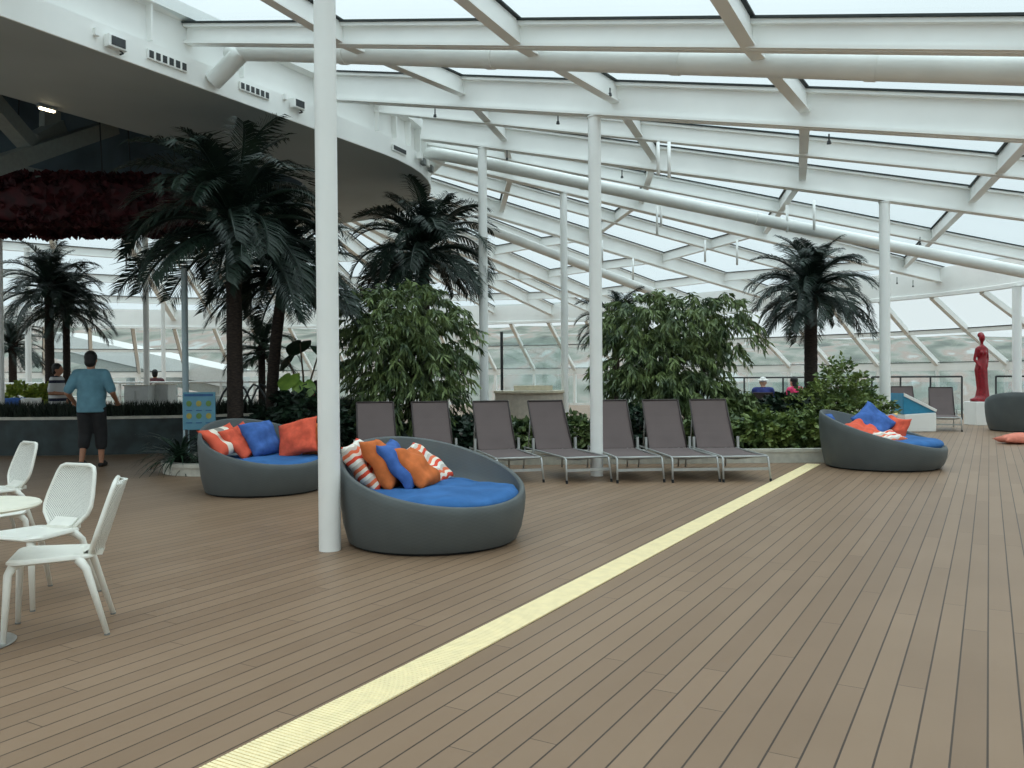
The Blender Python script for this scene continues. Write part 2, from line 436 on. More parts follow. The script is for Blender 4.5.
# ---- beams
mains, secs = [], []
def ibeam(a, b, depth, fl, sec=False):
    """a, b: bottom line; web, flanges"""
    a, b = V(a), V(b); mb = MB(); up = V((0, 0, 1))
    mb.bar(a+up*.02, b+up*.02, fl, .035); mb.bar(a+up*depth/2, b+up*depth/2, .05, depth)
    mb.bar(a+up*(depth-.02), b+up*(depth-.02), fl*1.05, .04)
    o = mb.build('roof_beam', M['white'])
    tag(o, 'shallow white secondary roof beam between the main beams' if sec else 'deep white main roof beam from slab to eave', 'beam', 'secondary roof beams' if sec else 'main roof beams', 'structure')
    g = MB(); g.bar(a+up*(depth+.012), b+up*(depth+.012), fl*1.05+.05, .022); g.build('gasket', M['gasket'], o)
    return o
def toeave(a, b):
    # carry the line a->b on until it meets the eave in plan
    best = None; d = b-a
    for i in range(len(eave)-1):
        p, q = eave[i], eave[i+1]; e = q-p; den = d.x*e.y-d.y*e.x
        if abs(den) < 1e-9: continue
        t = ((p.x-a.x)*e.y-(p.y-a.y)*e.x)/den; u = ((p.x-a.x)*d.y-(p.y-a.y)*d.x)/den
        if 0 <= u <= 1 and t > .3 and (best is None or t < best): best = t
    return a+d*(best if best else 1)
Q = lambda px, py, Z: toeave(ORI, atz(px, py, Z))
TZ = EZ+.36
right = []
for y in (-5.4, 0, 5.2): right.append((V((-9.75, y, 6.07)), V((2.65, y, 3.44))))
right.append((V((-9.75, 10.6, 6.075)), V((2.65, 10.6, 3.40))))
right.append((V((-9.75, 13.45, 6.10)), toeave(V((-9.75, 13.45, 6.10)), V((2.3, 18.5, 3.83)))))
right.append((atd(440, 164, 18.4), Q(941, 283, TZ)))
right.append((atd(404, 190, 20.3), Q(765, 299, TZ)))
right.append((atd(349, 200, 21.8), Q(622, 314, TZ)))
right.append((atd(318, 205, 22.4), Q(552, 316, TZ)))
sl = slab_loop(0)
def ringpt(a): return V((SX+SR*cos(a), SY+SR*sin(a), 6.1))
for px, a in ((452, 1.95), (340, 2.25), (245, 2.6), (164, 2.95)):
    s = min(ss, key=lambda q: abs(((epos(q)-ORI).dot(rightv)/(epos(q)-ORI).dot(fwd))*FPX+512-px) if (epos(q)-ORI).dot(fwd) > 15 else 1e9)
    e = epos(s); right.append((ringpt(a), V((e.x, e.y, TZ))))
for y, dy in ((10.0, 7), (5.2, 4), (0, 2), (-5.4, 0)):
    s = max(q for q in ss if epos(q).y > y+dy and epos(q).x < -20); e = epos(s)
    right.append((V((SX-SR-.05, y, 6.1)), V((e.x, e.y, TZ))))
DM, DS = .46, .30
FR = [.229, .43, .63, .83]; FR3 = [.127, .35, .56, .79]; FRX = [.2, .42, .63, .84]
FR4 = [.11, .33, .576, .905]
def fracs(i): return FR if i < 4 else FR3 if i == 4 else FR4 if i == 5 else FRX
sec_lines = []
for i, (a, b) in enumerate(right): ibeam(a, b, DM, .20)
for i in range(len(right)-1):
    a = (right[i][0]+right[i+1][0])/2; b = (right[i][1]+right[i+1][1])/2
    if i == 2:
        a = V((-9.75, 7.9, 6.09)); b = V((2.65, 7.9, 3.46)); dep = .27
        ibeam(a, b, dep, .16, True); top = (a+V((0, 0, dep)), b+V((0, 0, dep)))
    else:
        if 4 <= i <= 12:
            m = V((a.x, a.y, 0)); c = V((SX, SY, 0)); m = c+(m-c).normalized()*(SR-.02); a = V((m.x, m.y, a.z))
        b = toeave(a, b); up = V((0, 0, DM-DS)); ibeam(a+up, b+up, DS, .14, True); top = (a+V((0, 0, DM)), b+V((0, 0, DM)))
    sec_lines.append(top)
tops = []
for i, (a, b) in enumerate(right):
    tops.append((a+V((0, 0, DM)), b+V((0, 0, DM)), fracs(i)))
    if i < len(right)-1:
        f1, f2 = fracs(i), fracs(i+1); s0_, s1_ = sec_lines[i]; nxt = right[i+1]; fs_ = []
        for x, y in zip(f1, f2):       # keep each cross member straight in plan across the bay
            p, q = a.lerp(b, x), nxt[0].lerp(nxt[1], y); d, e = s1_-s0_, q-p; den = d.x*e.y-d.y*e.x
            fs_.append(((p.x-s0_.x)*e.y-(p.y-s0_.y)*e.x)/den)
        tops.append((s0_, s1_, fs_))
pn = 0
for i in range(len(tops)-1):
    (a0, a1, fa), (b0, b1, fb) = tops[i], tops[i+1]
    for x, y in zip(fa, fb):
        p, q = a0.lerp(a1, x), b0.lerp(b1, y); mb = MB(); dz = V((0, 0, -.13)); t = (q-p).normalized()
        mb.bar(p+dz, q+dz, .05, .26); mb.bar(p+dz*1.95, q+dz*1.95, .13, .025)
        o = mb.build('purlin', M['white']); tag(o, 'short white cross member between two roof beams', 'purlin', 'roof cross members', 'structure')
        g = MB(); g.bar(p+V((0, 0, .012)), q+V((0, 0, .012)), .13, .02); g.build('gasket', M['gasket'], o)
    # glass bay
    up = V((0, 0, .03)); e0 = (a0-a1).normalized()*.35; e1 = (b0-b1).normalized()*.35
    mb = MB(); th = V((0, 0, .03)); c4 = [a0+e0+up, a1+up, b1+up, b0+e1+up]
    mb.add(c4+[c+th for c in c4], [(0, 1, 2, 3), (7, 6, 5, 4), (0, 4, 5, 1), (2, 6, 7, 3), (1, 5, 6, 2), (0, 3, 7, 4)])
    pn += 1; o = mb.build('window_%d' % pn, M['roofglass']); tag(o, 'pale glass roof bay between two roof beams', 'roof glass', 'glass roof bays', 'structure')

# ---- eave box beam
mb = MB(); sec = [(-.13, 0), (.13, 0), (.13, .5), (.10, .86), (-.08, .86), (-.08, .12), (-.13, .10)]; vs = []
NE = 160; es = [ecum[-1]*i/NE for i in range(NE+1)]
for s in es:
    p, nn = epos(s), enorm(s)
    for x, z in sec: vs.append(p+nn*x+V((0, 0, z)))
k = len(sec); fs = [(i*k+j, i*k+(j+1) % k, (i+1)*k+(j+1) % k, (i+1)*k+j) for i in range(NE) for j in range(k)]
mb.add(vs, fs); o = mb.build('trim_2', M['white']); tag(o, 'white curved eave beam above the sloping windows', 'eave beam', None, 'structure')
# ---- inclined window bays and glass below
for i in range(NB):
    w = thing('window_%d' % (pn+1+i), 'sloping glass bay with white frame under the curved eave', 'window', (0, 0, 0), 0, 'sloping window bays', 'structure')
    a, b = i, i+1; mb = MB()
    d = V((0, 0, .0))
    mb.bar(top_l[a], mid_l[a], .14, .16); mb.bar(mid_l[a], sil_l[a], .14, .16)
    mb.bar(mid_l[a], mid_l[b], .14, .15)
    mb.bar(sil_l[a]+V((0, 0, -.10)), sil_l[b]+V((0, 0, -.10)), .12, .26)
    mb.bar(sil_l[a]+V((0, 0, -.1)), V((sil_l[a].x, sil_l[a].y, 0)), .11, .11)
    mb.bar(V((sil_l[a].x, sil_l[a].y, .05)), V((sil_l[b].x, sil_l[b].y, .05)), .1, .1)
    mb.build('frame', M['white'], w)
    g = MB()
    up = V((0, 0, .05))
    for p, q in ((top_l, mid_l), (mid_l, sil_l)):
        sd = (p[b]-p[a]).normalized()*.085
        g.bar(p[a]+sd, q[a]+sd, .03, .05)
    tt = (mid_l[a]-top_l[a]).normalized()*.085; g.bar(mid_l[a]-tt+up*.3, mid_l[b]-tt+up*.3, .02, .03); g.bar(sil_l[a]-tt+up*.3, sil_l[b]-tt+up*.3, .02, .03)
    g.build('gasket', M['gasket'], w)
    mb = MB(); mb.add([top_l[a]+up, mid_l[a]+up, sil_l[a]+up, top_l[b]+up, mid_l[b]+up, sil_l[b]+up], [(0, 1, 4, 3), (1, 2, 5, 4)])
    mb.add([sil_l[a]+d, V((sil_l[a].x, sil_l[a].y, 0)), V((sil_l[b].x, sil_l[b].y, 0)), sil_l[b]+d], [(0, 1, 2, 3)])
    mb.build('pane', M['wallglass'], w)

# ---- columns
def column(base, ztop, r, label, m='white', base_r=None):
    mb = MB(); prof = [(r*1.0, 0), (r, .01), (r, ztop-.03), (r*1.15, ztop-.02), (r*1.15, ztop)]
    mb.lathe(prof, (0, 0, 0), 28); o = mb.build('column', M[m], None, 'auto', base); return tag(o, label, 'column', None, 'structure')
b = atz(330, 550); column((b.x, b.y, 0), 5.04, .088, 'tall white round column beside the nearest grey daybed')
def beamz(i, p):
    a, b = right[i]; h = (b-a); h.z = 0; t = (V((p.x, p.y, 0))-V((a.x, a.y, 0))).dot(h)/h.length_squared; return a.lerp(b, t)
p = beamz(3, atd(592, 115, 11.45)); column((p.x, p.y, 0), p.z, .088, 'white round column standing among the brown sun loungers')
p = beamz(4, atd(482, 148, 16.3)); column((p.x, p.y, 0), p.z, .088, 'white round column in front of the dense palm above the first leafy bush')
p = beamz(5, atd(570, 198, 19.4)); column((p.x, p.y, 0), p.z, .085, 'slender white column standing by the beige counter')
p = beamz(4, atd(884.4, 205, 15.4)); column((p.x, p.y, 0), p.z, .095, 'white round column beside the right-hand palm and shrub')
p = atd(1017, 400, 22.0); column((p.x, p.y, 0), EZ-.02, .11, 'white round column behind the daybed next to the red statue')
p = atd(147, 400, 22); column((p.x, p.y, 0), 6.0, .075, 'thin white column beyond the man in the blue shirt')
p = atd(164, 400, 29.2); column((p.x, p.y, 0), TZ, .07, 'thin white column holding up the far eave')
p = atd(29, 400, 24); column((p.x, p.y, 0), 5.2, .08, 'thin white column behind the pair of far palms')
p = atd(2, 400, 17.5); column((p.x, p.y, 0), SZ+.1, .05, 'thin white column at the edge of the dark slab')
p = atd(186, 420, 13.6); column((p.x, p.y, 0), 3.25, .05, 'slim pale blue pole rising behind the blue sign', 'poleblue')

# ---- pipes along the roof
def pipe(pts, r, label, joints=()):
    P = catmull([V(p) for p in pts], 6) if len(pts) > 3 else [V(p) for p in pts]
    t = thing('ventilation_pipe', label, 'pipe', (0, 0, 0))
    mb = MB(); mb.tube(P, r, 20); mb.build('duct', M['pipe'], t, 'auto')
    for a, b in joints:
        a, b = V(a), V(b); mb = MB(); mb.tube([a, b], r*1.06, 20); mb.build('joint_band', M['pipe'], t, 'auto')
    return t
def pd(px, py, d): return atd(px, py, d)
# first pipe: hangs under the secondary beam, from the fascia out over the deck

def aty(px, py, y): r = ray(px, py); return ORI+r*(y/r.y)
def ringat(px, z):
    best = min((abs(((V((x, y, z))-ORI).dot(rightv)/(V((x, y, z))-ORI).dot(fwd))*FPX+512-px), x, y) for x, y in slab_loop(.02, 200) if y > 3 and x > SX); return V((best[1], best[2], z))
e = aty(1040, 71, 8.35); s0 = aty(252, 52, 8.35); k1 = aty(238, 57, 8.30); k0 = ORI+ray(213, 82)*((-9.60)/ray(213, 82).x)
jo = []
for f in (.18, .42, .66, .86):
    c = s0.lerp(e, f); u = (e-s0).normalized(); jo.append((c-u*.05, c+u*.05))
pipe([k0, k0.lerp(k1, .5), k1, s0, s0.lerp(e, .5), e, e+(e-s0)*.25], .125, 'big white pipe crossing overhead nearest the camera', jo)
s0 = atd(449, 156, 17.0); k0 = ringat(427, 5.95); k0 = ORI+ray(427, 172)*((k0-ORI).dot(fwd)-.1); k1 = k0.lerp(s0, .62)+V((0, 0, .06)); e = atd(886, 245, 17.6); e2 = atd(1024, 272, 17.2)
jo = [((s0.lerp(e, f)-(e-s0).normalized()*.05), (s0.lerp(e, f)+(e-s0).normalized()*.05)) for f in (.3, .7)]
pipe([k0, k0.lerp(k1, .5), k1, s0, s0.lerp(e, .5), e, e2, e2+(e2-e)*.8], .125, 'white pipe sloping down past the right-hand palm', jo)
s0 = atd(470, 222, 22.0); e = atd(673, 300, 27.0)
pipe([s0, s0.lerp(e, .5), e, e+(e-s0)*.25], .13, 'white pipe far off above the leafy bushes')

# hanger rods and sprinkler drops
def rod(px, y0, y1, d, w, label, bracket=False):
    a, b = atd(px, y0, d), atd(px, y1, d); mb = MB(); mb.tube([a, V((a.x, a.y, b.z))], w, 8)
    o = mb.build('hanger_rod', M['white'], None, True); tag(o, label, 'rod', 'rods hanging from the roof beams')
for px, y0, y1, d in ((658, 142, 175, 13.0), (669, 142, 178, 13.0), (661, 205, 226, 18.5), (657, 206, 235, 19.0), (787, 205, 232, 17.4), (814, 200, 230, 17.3), (705, 240, 262, 21), (737, 240, 265, 21), (602, 240, 262, 19.6), (633, 258, 280, 25)):
    rod(px, y0, y1, d, .028, 'thin white rod hanging below a roof beam')
for px, y0, y1, d in ((435, 106, 117, 13.2), (558, 115, 124, 12.2), (507, 150, 160, 16.2), (622, 170, 178, 16), (829, 134, 144, 10), (920, 237, 245, 16.9), (897, 277, 284, 23), (913, 280, 287, 23), (610, 88, 96, 11)):
    a = atd(px, y0, d); b = atd(px, y1, d); mb = MB(); mb.tube([a, b+V((0, 0, .03))], .010, 6); mb.tube([b+V((0, 0, .04)), b], [.02, .028], 8)
    o = mb.build('sprinkler', M['dark'], None); tag(o, 'small dark sprinkler head hanging under a roof beam', 'sprinkler', 'sprinkler heads')

# vents, lamps and junction boxes on the fascia
def fasc(px, py, z=None):
    r = ray(px, py); t = (SX+SR+.03-ORI.x)/r.x; return ORI+r*t
def vent(px, py, L, h, label, slots=6):
    c = fasc(px, py); t = thing('air_vent', label, 'vent', c, 0, None)
    mb = MB(); mb.box((.01, 0, 0), (.03, L, h)); mb.build('frame', M['white'], t)
    mb = MB(); w = L/slots
    for k in range(slots): mb.box((.028, -L/2+w*(k+.5), 0), (.01, w*.62, h*.72))
    mb.build('louvre', M['dark'], t)
vent(167, 61, .62, .13, 'slotted air vent on the white fascia beyond the first floodlight')
vent(254, 91, .58, .12, 'slotted air vent on the white fascia right of the pipe elbow')
p = V((-9.72, 12.6, 5.72)); c = atd(386, 140, 14.9)
def flood(px, py, label, s=1.0):
    c = fasc(px, py); t = thing('floodlight', label, 'floodlight', c)
    mb = MB(); mb.box((.06, 0, 0), (.10, .26*s, .16*s)); bevel(mb.build('housing', M['white'], t), .01)
    mb = MB(); mb.box((.115, 0, 0), (.012, .19*s, .11*s)); mb.build('lens', M['dark'], t)
    mb = MB(); mb.tube([(0, .1, -.1), (.06, .1, -.1), (.06, .05, -.07)], .012, 8); mb.build('bracket', M['dark'], t)
    mb = MB(); mb.box((.02, -.24*s, .06), (.06, .06, .09)); mb.build('junction_box', M['white'], t)
flood(113, 44, 'small floodlight on the fascia nearest the camera')
flood(295, 105, 'small floodlight on the fascia just before the tall column', .95)
t = thing('air_vent', 'dark slot vent on the curved end of the fascia', 'vent', V((SX+SR*cos(.12)+.02, SY+SR*sin(.12), SZ+.19)), .12)
mb = MB(); mb.box((.01, 0, 0), (.02, .5, .12)); mb.build('frame', M['white'], t); mb = MB(); mb.box((.02, 0, 0), (.02, .44, .075)); mb.build('louvre', M['dark'], t)
t = thing('junction_box', 'cluster of small grey boxes where the fascia curves', 'junction box', V((SX+SR*cos(.36)+.03, SY+SR*sin(.36), SZ+.2)), .36)
for k in range(4):
    mb = MB(); mb.box((.05, -.45+k*.28, .05-.04*(k % 2)), (.09, .16, .13)); bevel(mb.build('box', M['fitting'] if k % 2 else M['white'], t), .01)

# ---- strip grating in the deck
t = thing('drain_grate', 'long cream drain grating set in the plank deck', 'drain grate', (-2.35, 0, 0))
mb = MB(); y = 1.4
while y < 13.4: mb.box((0, y, .004), (.2, .0158, .012)); y += .0205
mb.build('bars', M['grate'], t)
mb = MB(); mb.box((0, 7.4, .0005), (.2, 12.0, .003)); mb.build('channel', mat('grate channel', (206, 188, 142), .8), t)


# ------------------------------------------------------------------ cushions
def pillow_mesh(name, w, h, t, m, seed=0, parent=None):
    rnd = random.Random(seed); N = 18; vs, fs = [], []
    ph = [rnd.uniform(0, 6.28) for _ in range(6)]
    for side in (1, -1):
        for j in range(N+1):
            for i in range(N+1):
                u, v = -1+2*i/N, -1+2*j/N
                prof = max(0, (1-u**4))**.5*max(0, (1-v**4))**.5
                e = 1-.10*(1-abs(v)**2.2)*(abs(u)**2) ; e2 = 1-.10*(1-abs(u)**2.2)*(abs(v)**2)
                wr = .012*prof*(sin(5*u+3*v+ph[0])+sin(7*v-2*u+ph[1])) 
                vs.append((u*w/2*e, v*h/2*e2, side*(prof*t/2)+wr+.03*sin(1.6*v+ph[2])*(1-u*u)))
    K = (N+1)**2
    for s in (0, 1):
        for j in range(N):
            for i in range(N):
                a = s*K+j*(N+1)+i; q = (a, a+1, a+N+2, a+N+1); fs.append(q if s == 0 else q[::-1])
    mb = MB(); mb.add(vs, fs); o = mb.build(name, m, parent, True)
    bm = bmesh.new(); bm.from_mesh(o.data); bmesh.ops.remove_doubles(bm, verts=bm.verts, dist=.0004); bm.to_mesh(o.data); bm.free()
    for p in o.data.polygons: p.use_smooth = True
    return o
def cushion(label, m, c, face, roll, w=.50, h=.50, t=.17, seed=0, group=None):
    """c centre; face: direction its broad side looks; roll about that direction"""
    t0 = thing('cushion', label, 'cushion', c, 0, group)
    z = V(face).normalized(); x = V((0, 0, 1)).cross(z)
    if x.length < .05: x = V((1, 0, 0))
    x.normalize(); y = z.cross(x)
    x2 = x*cos(roll)+y*sin(roll); y2 = y*cos(roll)-x*sin(roll)
    t0.matrix_world = Matrix.Translation(c) @ Matrix((x2, y2, z)).transposed().to_4x4()
    pillow_mesh('cover', w, h, t, m, seed, t0)
    mb = MB(); pts = []
    for k in range(4):
        cs = [(-1, -1), (1, -1), (1, 1), (-1, 1), (-1, -1)]
        for f in range(6):
            u = cs[k][0]+(cs[k+1][0]-cs[k][0])*f/6; v = cs[k][1]+(cs[k+1][1]-cs[k][1])*f/6
            e = 1-.10*(1-abs(v)**2.2)*(abs(u)**2); e2 = 1-.10*(1-abs(u)**2.2)*(abs(v)**2); s3 = seed
            pts.append((u*w/2*e, v*h/2*e2, 0))
    return t0

# ------------------------------------------------------------------ round daybeds
def daybed(c, R, mean, amp, hd, label, seatz=.36, seed=1):
    t = thing('daybed', label, 'daybed', c, 0)
    hd = V(hd); ah = atan2(hd.y, hd.x); N = 72
    def H(a):
        k = cos(a-ah); return mean+amp*(k+.10*(k*k-.5))
    prof = [(0, .90), (.06, .915), (.25, .955), (.6, .99), (.85, 1.0), (1.0, .99)]
    vs, fs = [], []
    rows = []
    for f, r in prof: rows.append([(R*r*cos(2*pi*i/N), R*r*sin(2*pi*i/N), .022+(H(2*pi*i/N)-.022)*f) for i in range(N)])
    th = .045
    for dr, dz in ((-.012, .012), (-th+.012, .012), (-th, 0)): rows.append([((R*.99+dr)*cos(2*pi*i/N), (R*.99+dr)*sin(2*pi*i/N), H(2*pi*i/N)+dz) for i in range(N)])
    ns = len(rows)
    for r in rows: vs += r
    for j in range(ns-1):
        for i in range(N): fs.append((j*N+i, j*N+(i+1) % N, (j+1)*N+(i+1) % N, (j+1)*N+i))
    mb = MB(); mb.add(vs, fs); mb.build('shell', M['wicker'], t, True)
    mb = MB(); v2 = list(rows[-1]); zb = seatz-.08
    for f, r in ((.5, .945), (1, .90)): v2 += [(R*r*cos(2*pi*i/N), R*r*sin(2*pi*i/N), H(2*pi*i/N)+(zb-H(2*pi*i/N))*f) for i in range(N)]
    f2 = [(j*N+i, j*N+(i+1) % N, (j+1)*N+(i+1) % N, (j+1)*N+i) for j in range(2) for i in range(N)]+[tuple(range(2*N, 3*N))]
    mb.add(v2, f2); mb.build('lining', M['wickerin'], t, True)
    mb = MB(); mb.lathe([(R*.86, 0), (R*.87, .012), (R*.87, .03), (R*.5, .032)], n=48); mb.build('plinth', M['plinth'], t)
    # round seat cushion, puffed, with creases
    rnd = random.Random(seed); mb = MB(); vs, fs = [], []; rs = [.2, .4, .6, .75, .86, .93, .97, .985, .97, .93]; zs = [.135, .135, .13, .122, .110, .092, .07, .04, .01, 0]
    ph = [rnd.uniform(0, 6) for _ in range(5)]
    vs.append((0, 0, seatz+.06))
    for r, z in zip(rs, zs):
        for i in range(N):
            a = 2*pi*i/N; x, y = r*cos(a), r*sin(a)
            wr = (.010*sin(6*x+4*y+ph[0])+.008*sin(9*y-5*x+ph[1])+.006*sin(16*x+ph[2]*y)) if r < .95 else 0
            vs.append((x*R*.955, y*R*.955, seatz-.075+z+wr))
    for i in range(N): fs.append((0, 1+i, 1+(i+1) % N))
    for j in range(len(rs)-1):
        for i in range(N): fs.append((1+j*N+i, 1+(j+1)*N+i, 1+(j+1)*N+(i+1) % N, 1+j*N+(i+1) % N))
    mb.add(vs, fs); mb.build('seat_cushion', M['blue'], t, True)
    return t
cr = lambda r, d: (right0*r+FH*d)
c1 = W(pxr(432, 7.15), 7.15); daybed(c1, .80, .585, .235, cr(-.30, .37), 'round charcoal woven daybed beside the tall white column, five leaning cushions', seatz=.405)
c2 = W(pxr(263, 10.35), 10.35); daybed(c2, .775, .60, .25, cr(-.40, .36), 'round charcoal daybed behind the tall white column, striped cushion at left', seatz=.37, seed=4)
c3 = W(pxr(881.5, 12.45), 12.45); daybed(c3, .885, .555, .26, cr(-.42, .30), 'round charcoal daybed at the end of the cream grating, tilted blue cushion', seatz=.395, seed=6)
c4 = W(pxr(987, 19.6)+1.12, 19.8); daybed(c4, .93, .62, .29, cr(-.5, -.45), 'charcoal daybed seen from behind beside the red statue', seatz=.36, seed=8)
def oncam(c, r, d, z): return c+right0*r+FH*d+V((0, 0, z))
def pil(c, r, d, z, face, roll, label, m, **k): return cushion(label, M[m], oncam(c, r, d, z), cr(*face[:2])+V((0, 0, face[2])), roll, **k)
# nearest daybed: a fan of five
pil(c1, -.57, .00, .64, (.80, -.10, .60), .10, 'coral zigzag cushion at the left rim of the nearest daybed', 'pat', seed=1, t=.15)
pil(c1, -.43, .00, .645, (.84, -.08, .55), -.03, 'orange cushion second in the fan on the nearest daybed', 'orange', seed=2, t=.15)
pil(c1, -.285, .02, .635, (.84, -.10, .58), .04, 'slim blue cushion in the middle of the fan on the nearest daybed', 'bluep', seed=3, t=.13)
pil(c1, -.15, .05, .61, (.78, -.18, .70), -.08, 'orange cushion leaning right of the slim blue one on the nearest daybed', 'orange', seed=4, w=.46, h=.46, t=.15)
pil(c1, -.10, .32, .60, (.62, -.30, .85), .25, 'coral zigzag cushion behind the orange one on the nearest daybed', 'pat', seed=5, w=.48, h=.50, t=.15)
# second daybed
pil(c2, -.46, -.08, .63, (.55, -.50, .75), .22, 'coral striped cushion at the left of the daybed behind the column', 'stripe', seed=6, t=.14)
pil(c2, -.25, .0, .62, (.66, -.40, .68), .28, 'coral cushion next to the striped one on the daybed behind the column', 'coral', seed=7, t=.14)
pil(c2, -.04, .06, .64, (.62, -.52, .58), .10, 'blue cushion standing in the middle of the daybed behind the column', 'bluep', seed=8, w=.48, h=.50)
pil(c2, .40, .10, .64, (-.25, -.85, .50), .28, 'big coral cushion right of the blue one on the daybed behind the column', 'coral', seed=9, w=.54, h=.50)
pil(c2, .62, .28, .62, (-.55, -.75, .35), .1, 'orange cushion tucked behind the column on the second daybed', 'orange', seed=10, w=.48, h=.48, t=.14)
# third daybed
pil(c3, -.66, .18, .60, (.8, -.3, .55), .0, 'small blue cushion at the high rim of the daybed by the grating', 'bluep', seed=11, w=.44, h=.42, t=.13)
pil(c3, -.36, -.22, .56, (.35, -.50, 1.0), .25, 'coral cushion lying under the tilted blue one on the daybed by the grating', 'coral', seed=12, w=.62, h=.50, t=.15)
pil(c3, -.10, -.40, .47, (.15, -.40, 1.2), .1, 'pale patterned cushion along the near rim of the daybed by the grating', 'pat', seed=13, w=.55, h=.34, t=.13)
pil(c3, -.10, .04, .68, (.18, -.80, .62), .62, 'big blue cushion standing on its corner on the daybed by the grating', 'bluep', seed=14, w=.54, h=.54, t=.16)
pil(c3, .12, .22, .58, (-.35, -.80, .45), .1, 'yellow patterned cushion behind the big blue one on the daybed by the grating', 'floral', seed=15, w=.46, h=.44, t=.13)
pil(c3, .25, .06, .54, (-.75, -.45, .35), -.1, 'narrow coral cushion right of the yellow patterned one', 'coral', seed=16, w=.38, h=.42, t=.12)
# by the far right daybed
pil(c4, .35, -.25, .88, (-.3, -.8, .5), .5, 'coral cushion perched on the rim of the daybed beside the statue', 'coral', seed=17, w=.5, h=.5)
p = atz(1028, 439, .09); cushion('long coral cushion lying on the deck by the statue daybed', M['palecoral'], p, V((0, 0, 1))+FH*-.05, YAW*1.0, w=1.15, h=.46, t=.18, seed=18)

# ------------------------------------------------------------------ white chairs and table
def make_chair(label):
    t = thing('dining_chair', label, 'chair', (0, 0, 0)); P = M['plastic']          # faces +Y
    def rounded(w0, w1, y0, y1, r=.06, n=6):
        pts = []
        for cx, cy, a0 in ((w1/2-r, y1-r, 0), (-w1/2+r, y1-r, pi/2), (-w0/2+r, y0+r, pi), (w0/2-r, y0+r, 1.5*pi)):
            for k in range(n+1): a = a0+pi/2*k/n; pts.append((cx+r*cos(a), cy+r*sin(a)))
        return pts
    mb = MB(); po = rounded(.36, .45, -.20, .24, .08); n = len(po); rings = []
    for s, z in ((.93, .425), (1, .435), (1, .450), (.95, .462)): rings.append([(x*s, .02+(y-.02)*s, z-.018*max(0, 1-(x/.2)**2)*(z > .445)+.02*max(0, (y-.1))*0) for x, y in po])
    vs = [p for r in rings for p in r]+[(0, .02, .44)]; fs = [tuple(range(n-1, -1, -1))]
    for j in range(3):
        for i in range(n): fs.append((j*n+i, j*n+(i+1) % n, (j+1)*n+(i+1) % n, (j+1)*n+i))
    for i in range(n): fs.append((3*n+i, 3*n+(i+1) % n, 4*n))
    mb.add(vs, fs); mb.build('seat', P, t, 'auto')
    # back: a tall shield, narrow at the waist, widest two thirds up, perforated look in the cloth of the panel
    prof = [(.00, .20), (.05, .30), (.10, .395), (.15, .42), (.22, .405), (.30, .37), (.37, .335), (.405, .30), (.42, .22)]   # (height, width)
    mb = MB(); vs, fs = [], []; nc = 10
    for side in (0, 1):
        for h, wd in prof:
            for i in range(nc+1):
                u = -1+2*i/nc; y = -.195-.33*h+.05*u*u*(1 if h > .03 else .6)-.02
                vs.append((u*wd/2, y-(.022 if side else 0), .44+h))
    K = len(prof)*(nc+1)
    for s in (0, 1):
        for j in range(len(prof)-1):
            for i in range(nc):
                a = s*K+j*(nc+1)+i; q = (a, a+1, a+nc+2, a+nc+1); fs.append(q[::-1] if s == 0 else q)
    L = len(prof)-1
    for j in range(L):
        for i, fl in ((0, 0), (nc, 1)):
            a = j*(nc+1)+i; q = (a, a+nc+1, a+nc+1+K, a+K); fs.append(q if not fl else q[::-1])
    for i in range(nc):
        for j, fl in ((0, 0), (L, 1)):
            a = j*(nc+1)+i; q = (a, a+1, a+1+K, a+K); fs.append(q[::-1] if not fl else q)
    mb.add(vs, fs); o = mb.build('backrest', M['perf'], t, 'auto')
    mb = MB(); pts = []
    for h, wd in prof: pts.append((wd/2, -.195-.33*h+.05-.031, .44+h))
    full = pts+[(-x, y, z) for x, y, z in reversed(pts)]; top = []
    mb.tube(full, .014, 8, True); mb.build('back_rim', P, t, True)
    mb = MB(); mb.box((0, -.19, .452), (.20, .10, .03)); mb.bar((0, -.15, .445), (0, -.225, .50), .20, .025); mb.build('back_stem', P, t)
    for sx in (-1, 1):
        for sy in (-1, 1):
            mb = MB(); top = V((sx*.165, .20 if sy > 0 else -.13, .43)); bot = V((sx*.225, .245 if sy > 0 else -.27, .008))
            mid = top.lerp(bot, .12)+V((sx*.02, sy*.018, 0))
            mb.tube([top+V((-sx*.06, -sy*.03, .004)), top+V((0, 0, -.006)), mid, bot], [.024, .027, .022, .0145], 10, True)
            l = mb.build('leg', P, t, True)
            f = MB(); f.tube([bot, bot+V((0, 0, -.008))], .016, 10); f.build('foot', M['fitting'], l)
    return t
def perfmat():
    m, nt, b = newmat('perforated white plastic'); b.inputs['Roughness'].default_value = .4
    tc = nt.nodes.new('ShaderNodeTexCoord'); sp = nt.nodes.new('ShaderNodeSeparateXYZ'); nt.links.new(tc.outputs['Object'], sp.inputs[0])
    a = mth(nt, 'SINE', mth(nt, 'MULTIPLY', sp.outputs[0], 420.)); c = mth(nt, 'SINE', mth(nt, 'MULTIPLY', sp.outputs[2], 420.))
    hole = mth(nt, 'GREATER_THAN', mth(nt, 'MULTIPLY', a, c), .42)
    mx = nd(nt, 'ShaderNodeMix', data_type='RGBA'); nt.links.new(hole, mx.inputs[0]); mx.inputs[6].default_value = lin((226, 226, 218)); mx.inputs[7].default_value = lin((120, 120, 114))
    nt.links.new(mx.outputs[2], b.inputs['Base Color']); return m
M['perf'] = perfmat()
def face(r, d): v = cr(r, d); return atan2(v.y, v.x)-pi/2
ch = make_chair('white moulded chair nearest the camera, seen side-on')
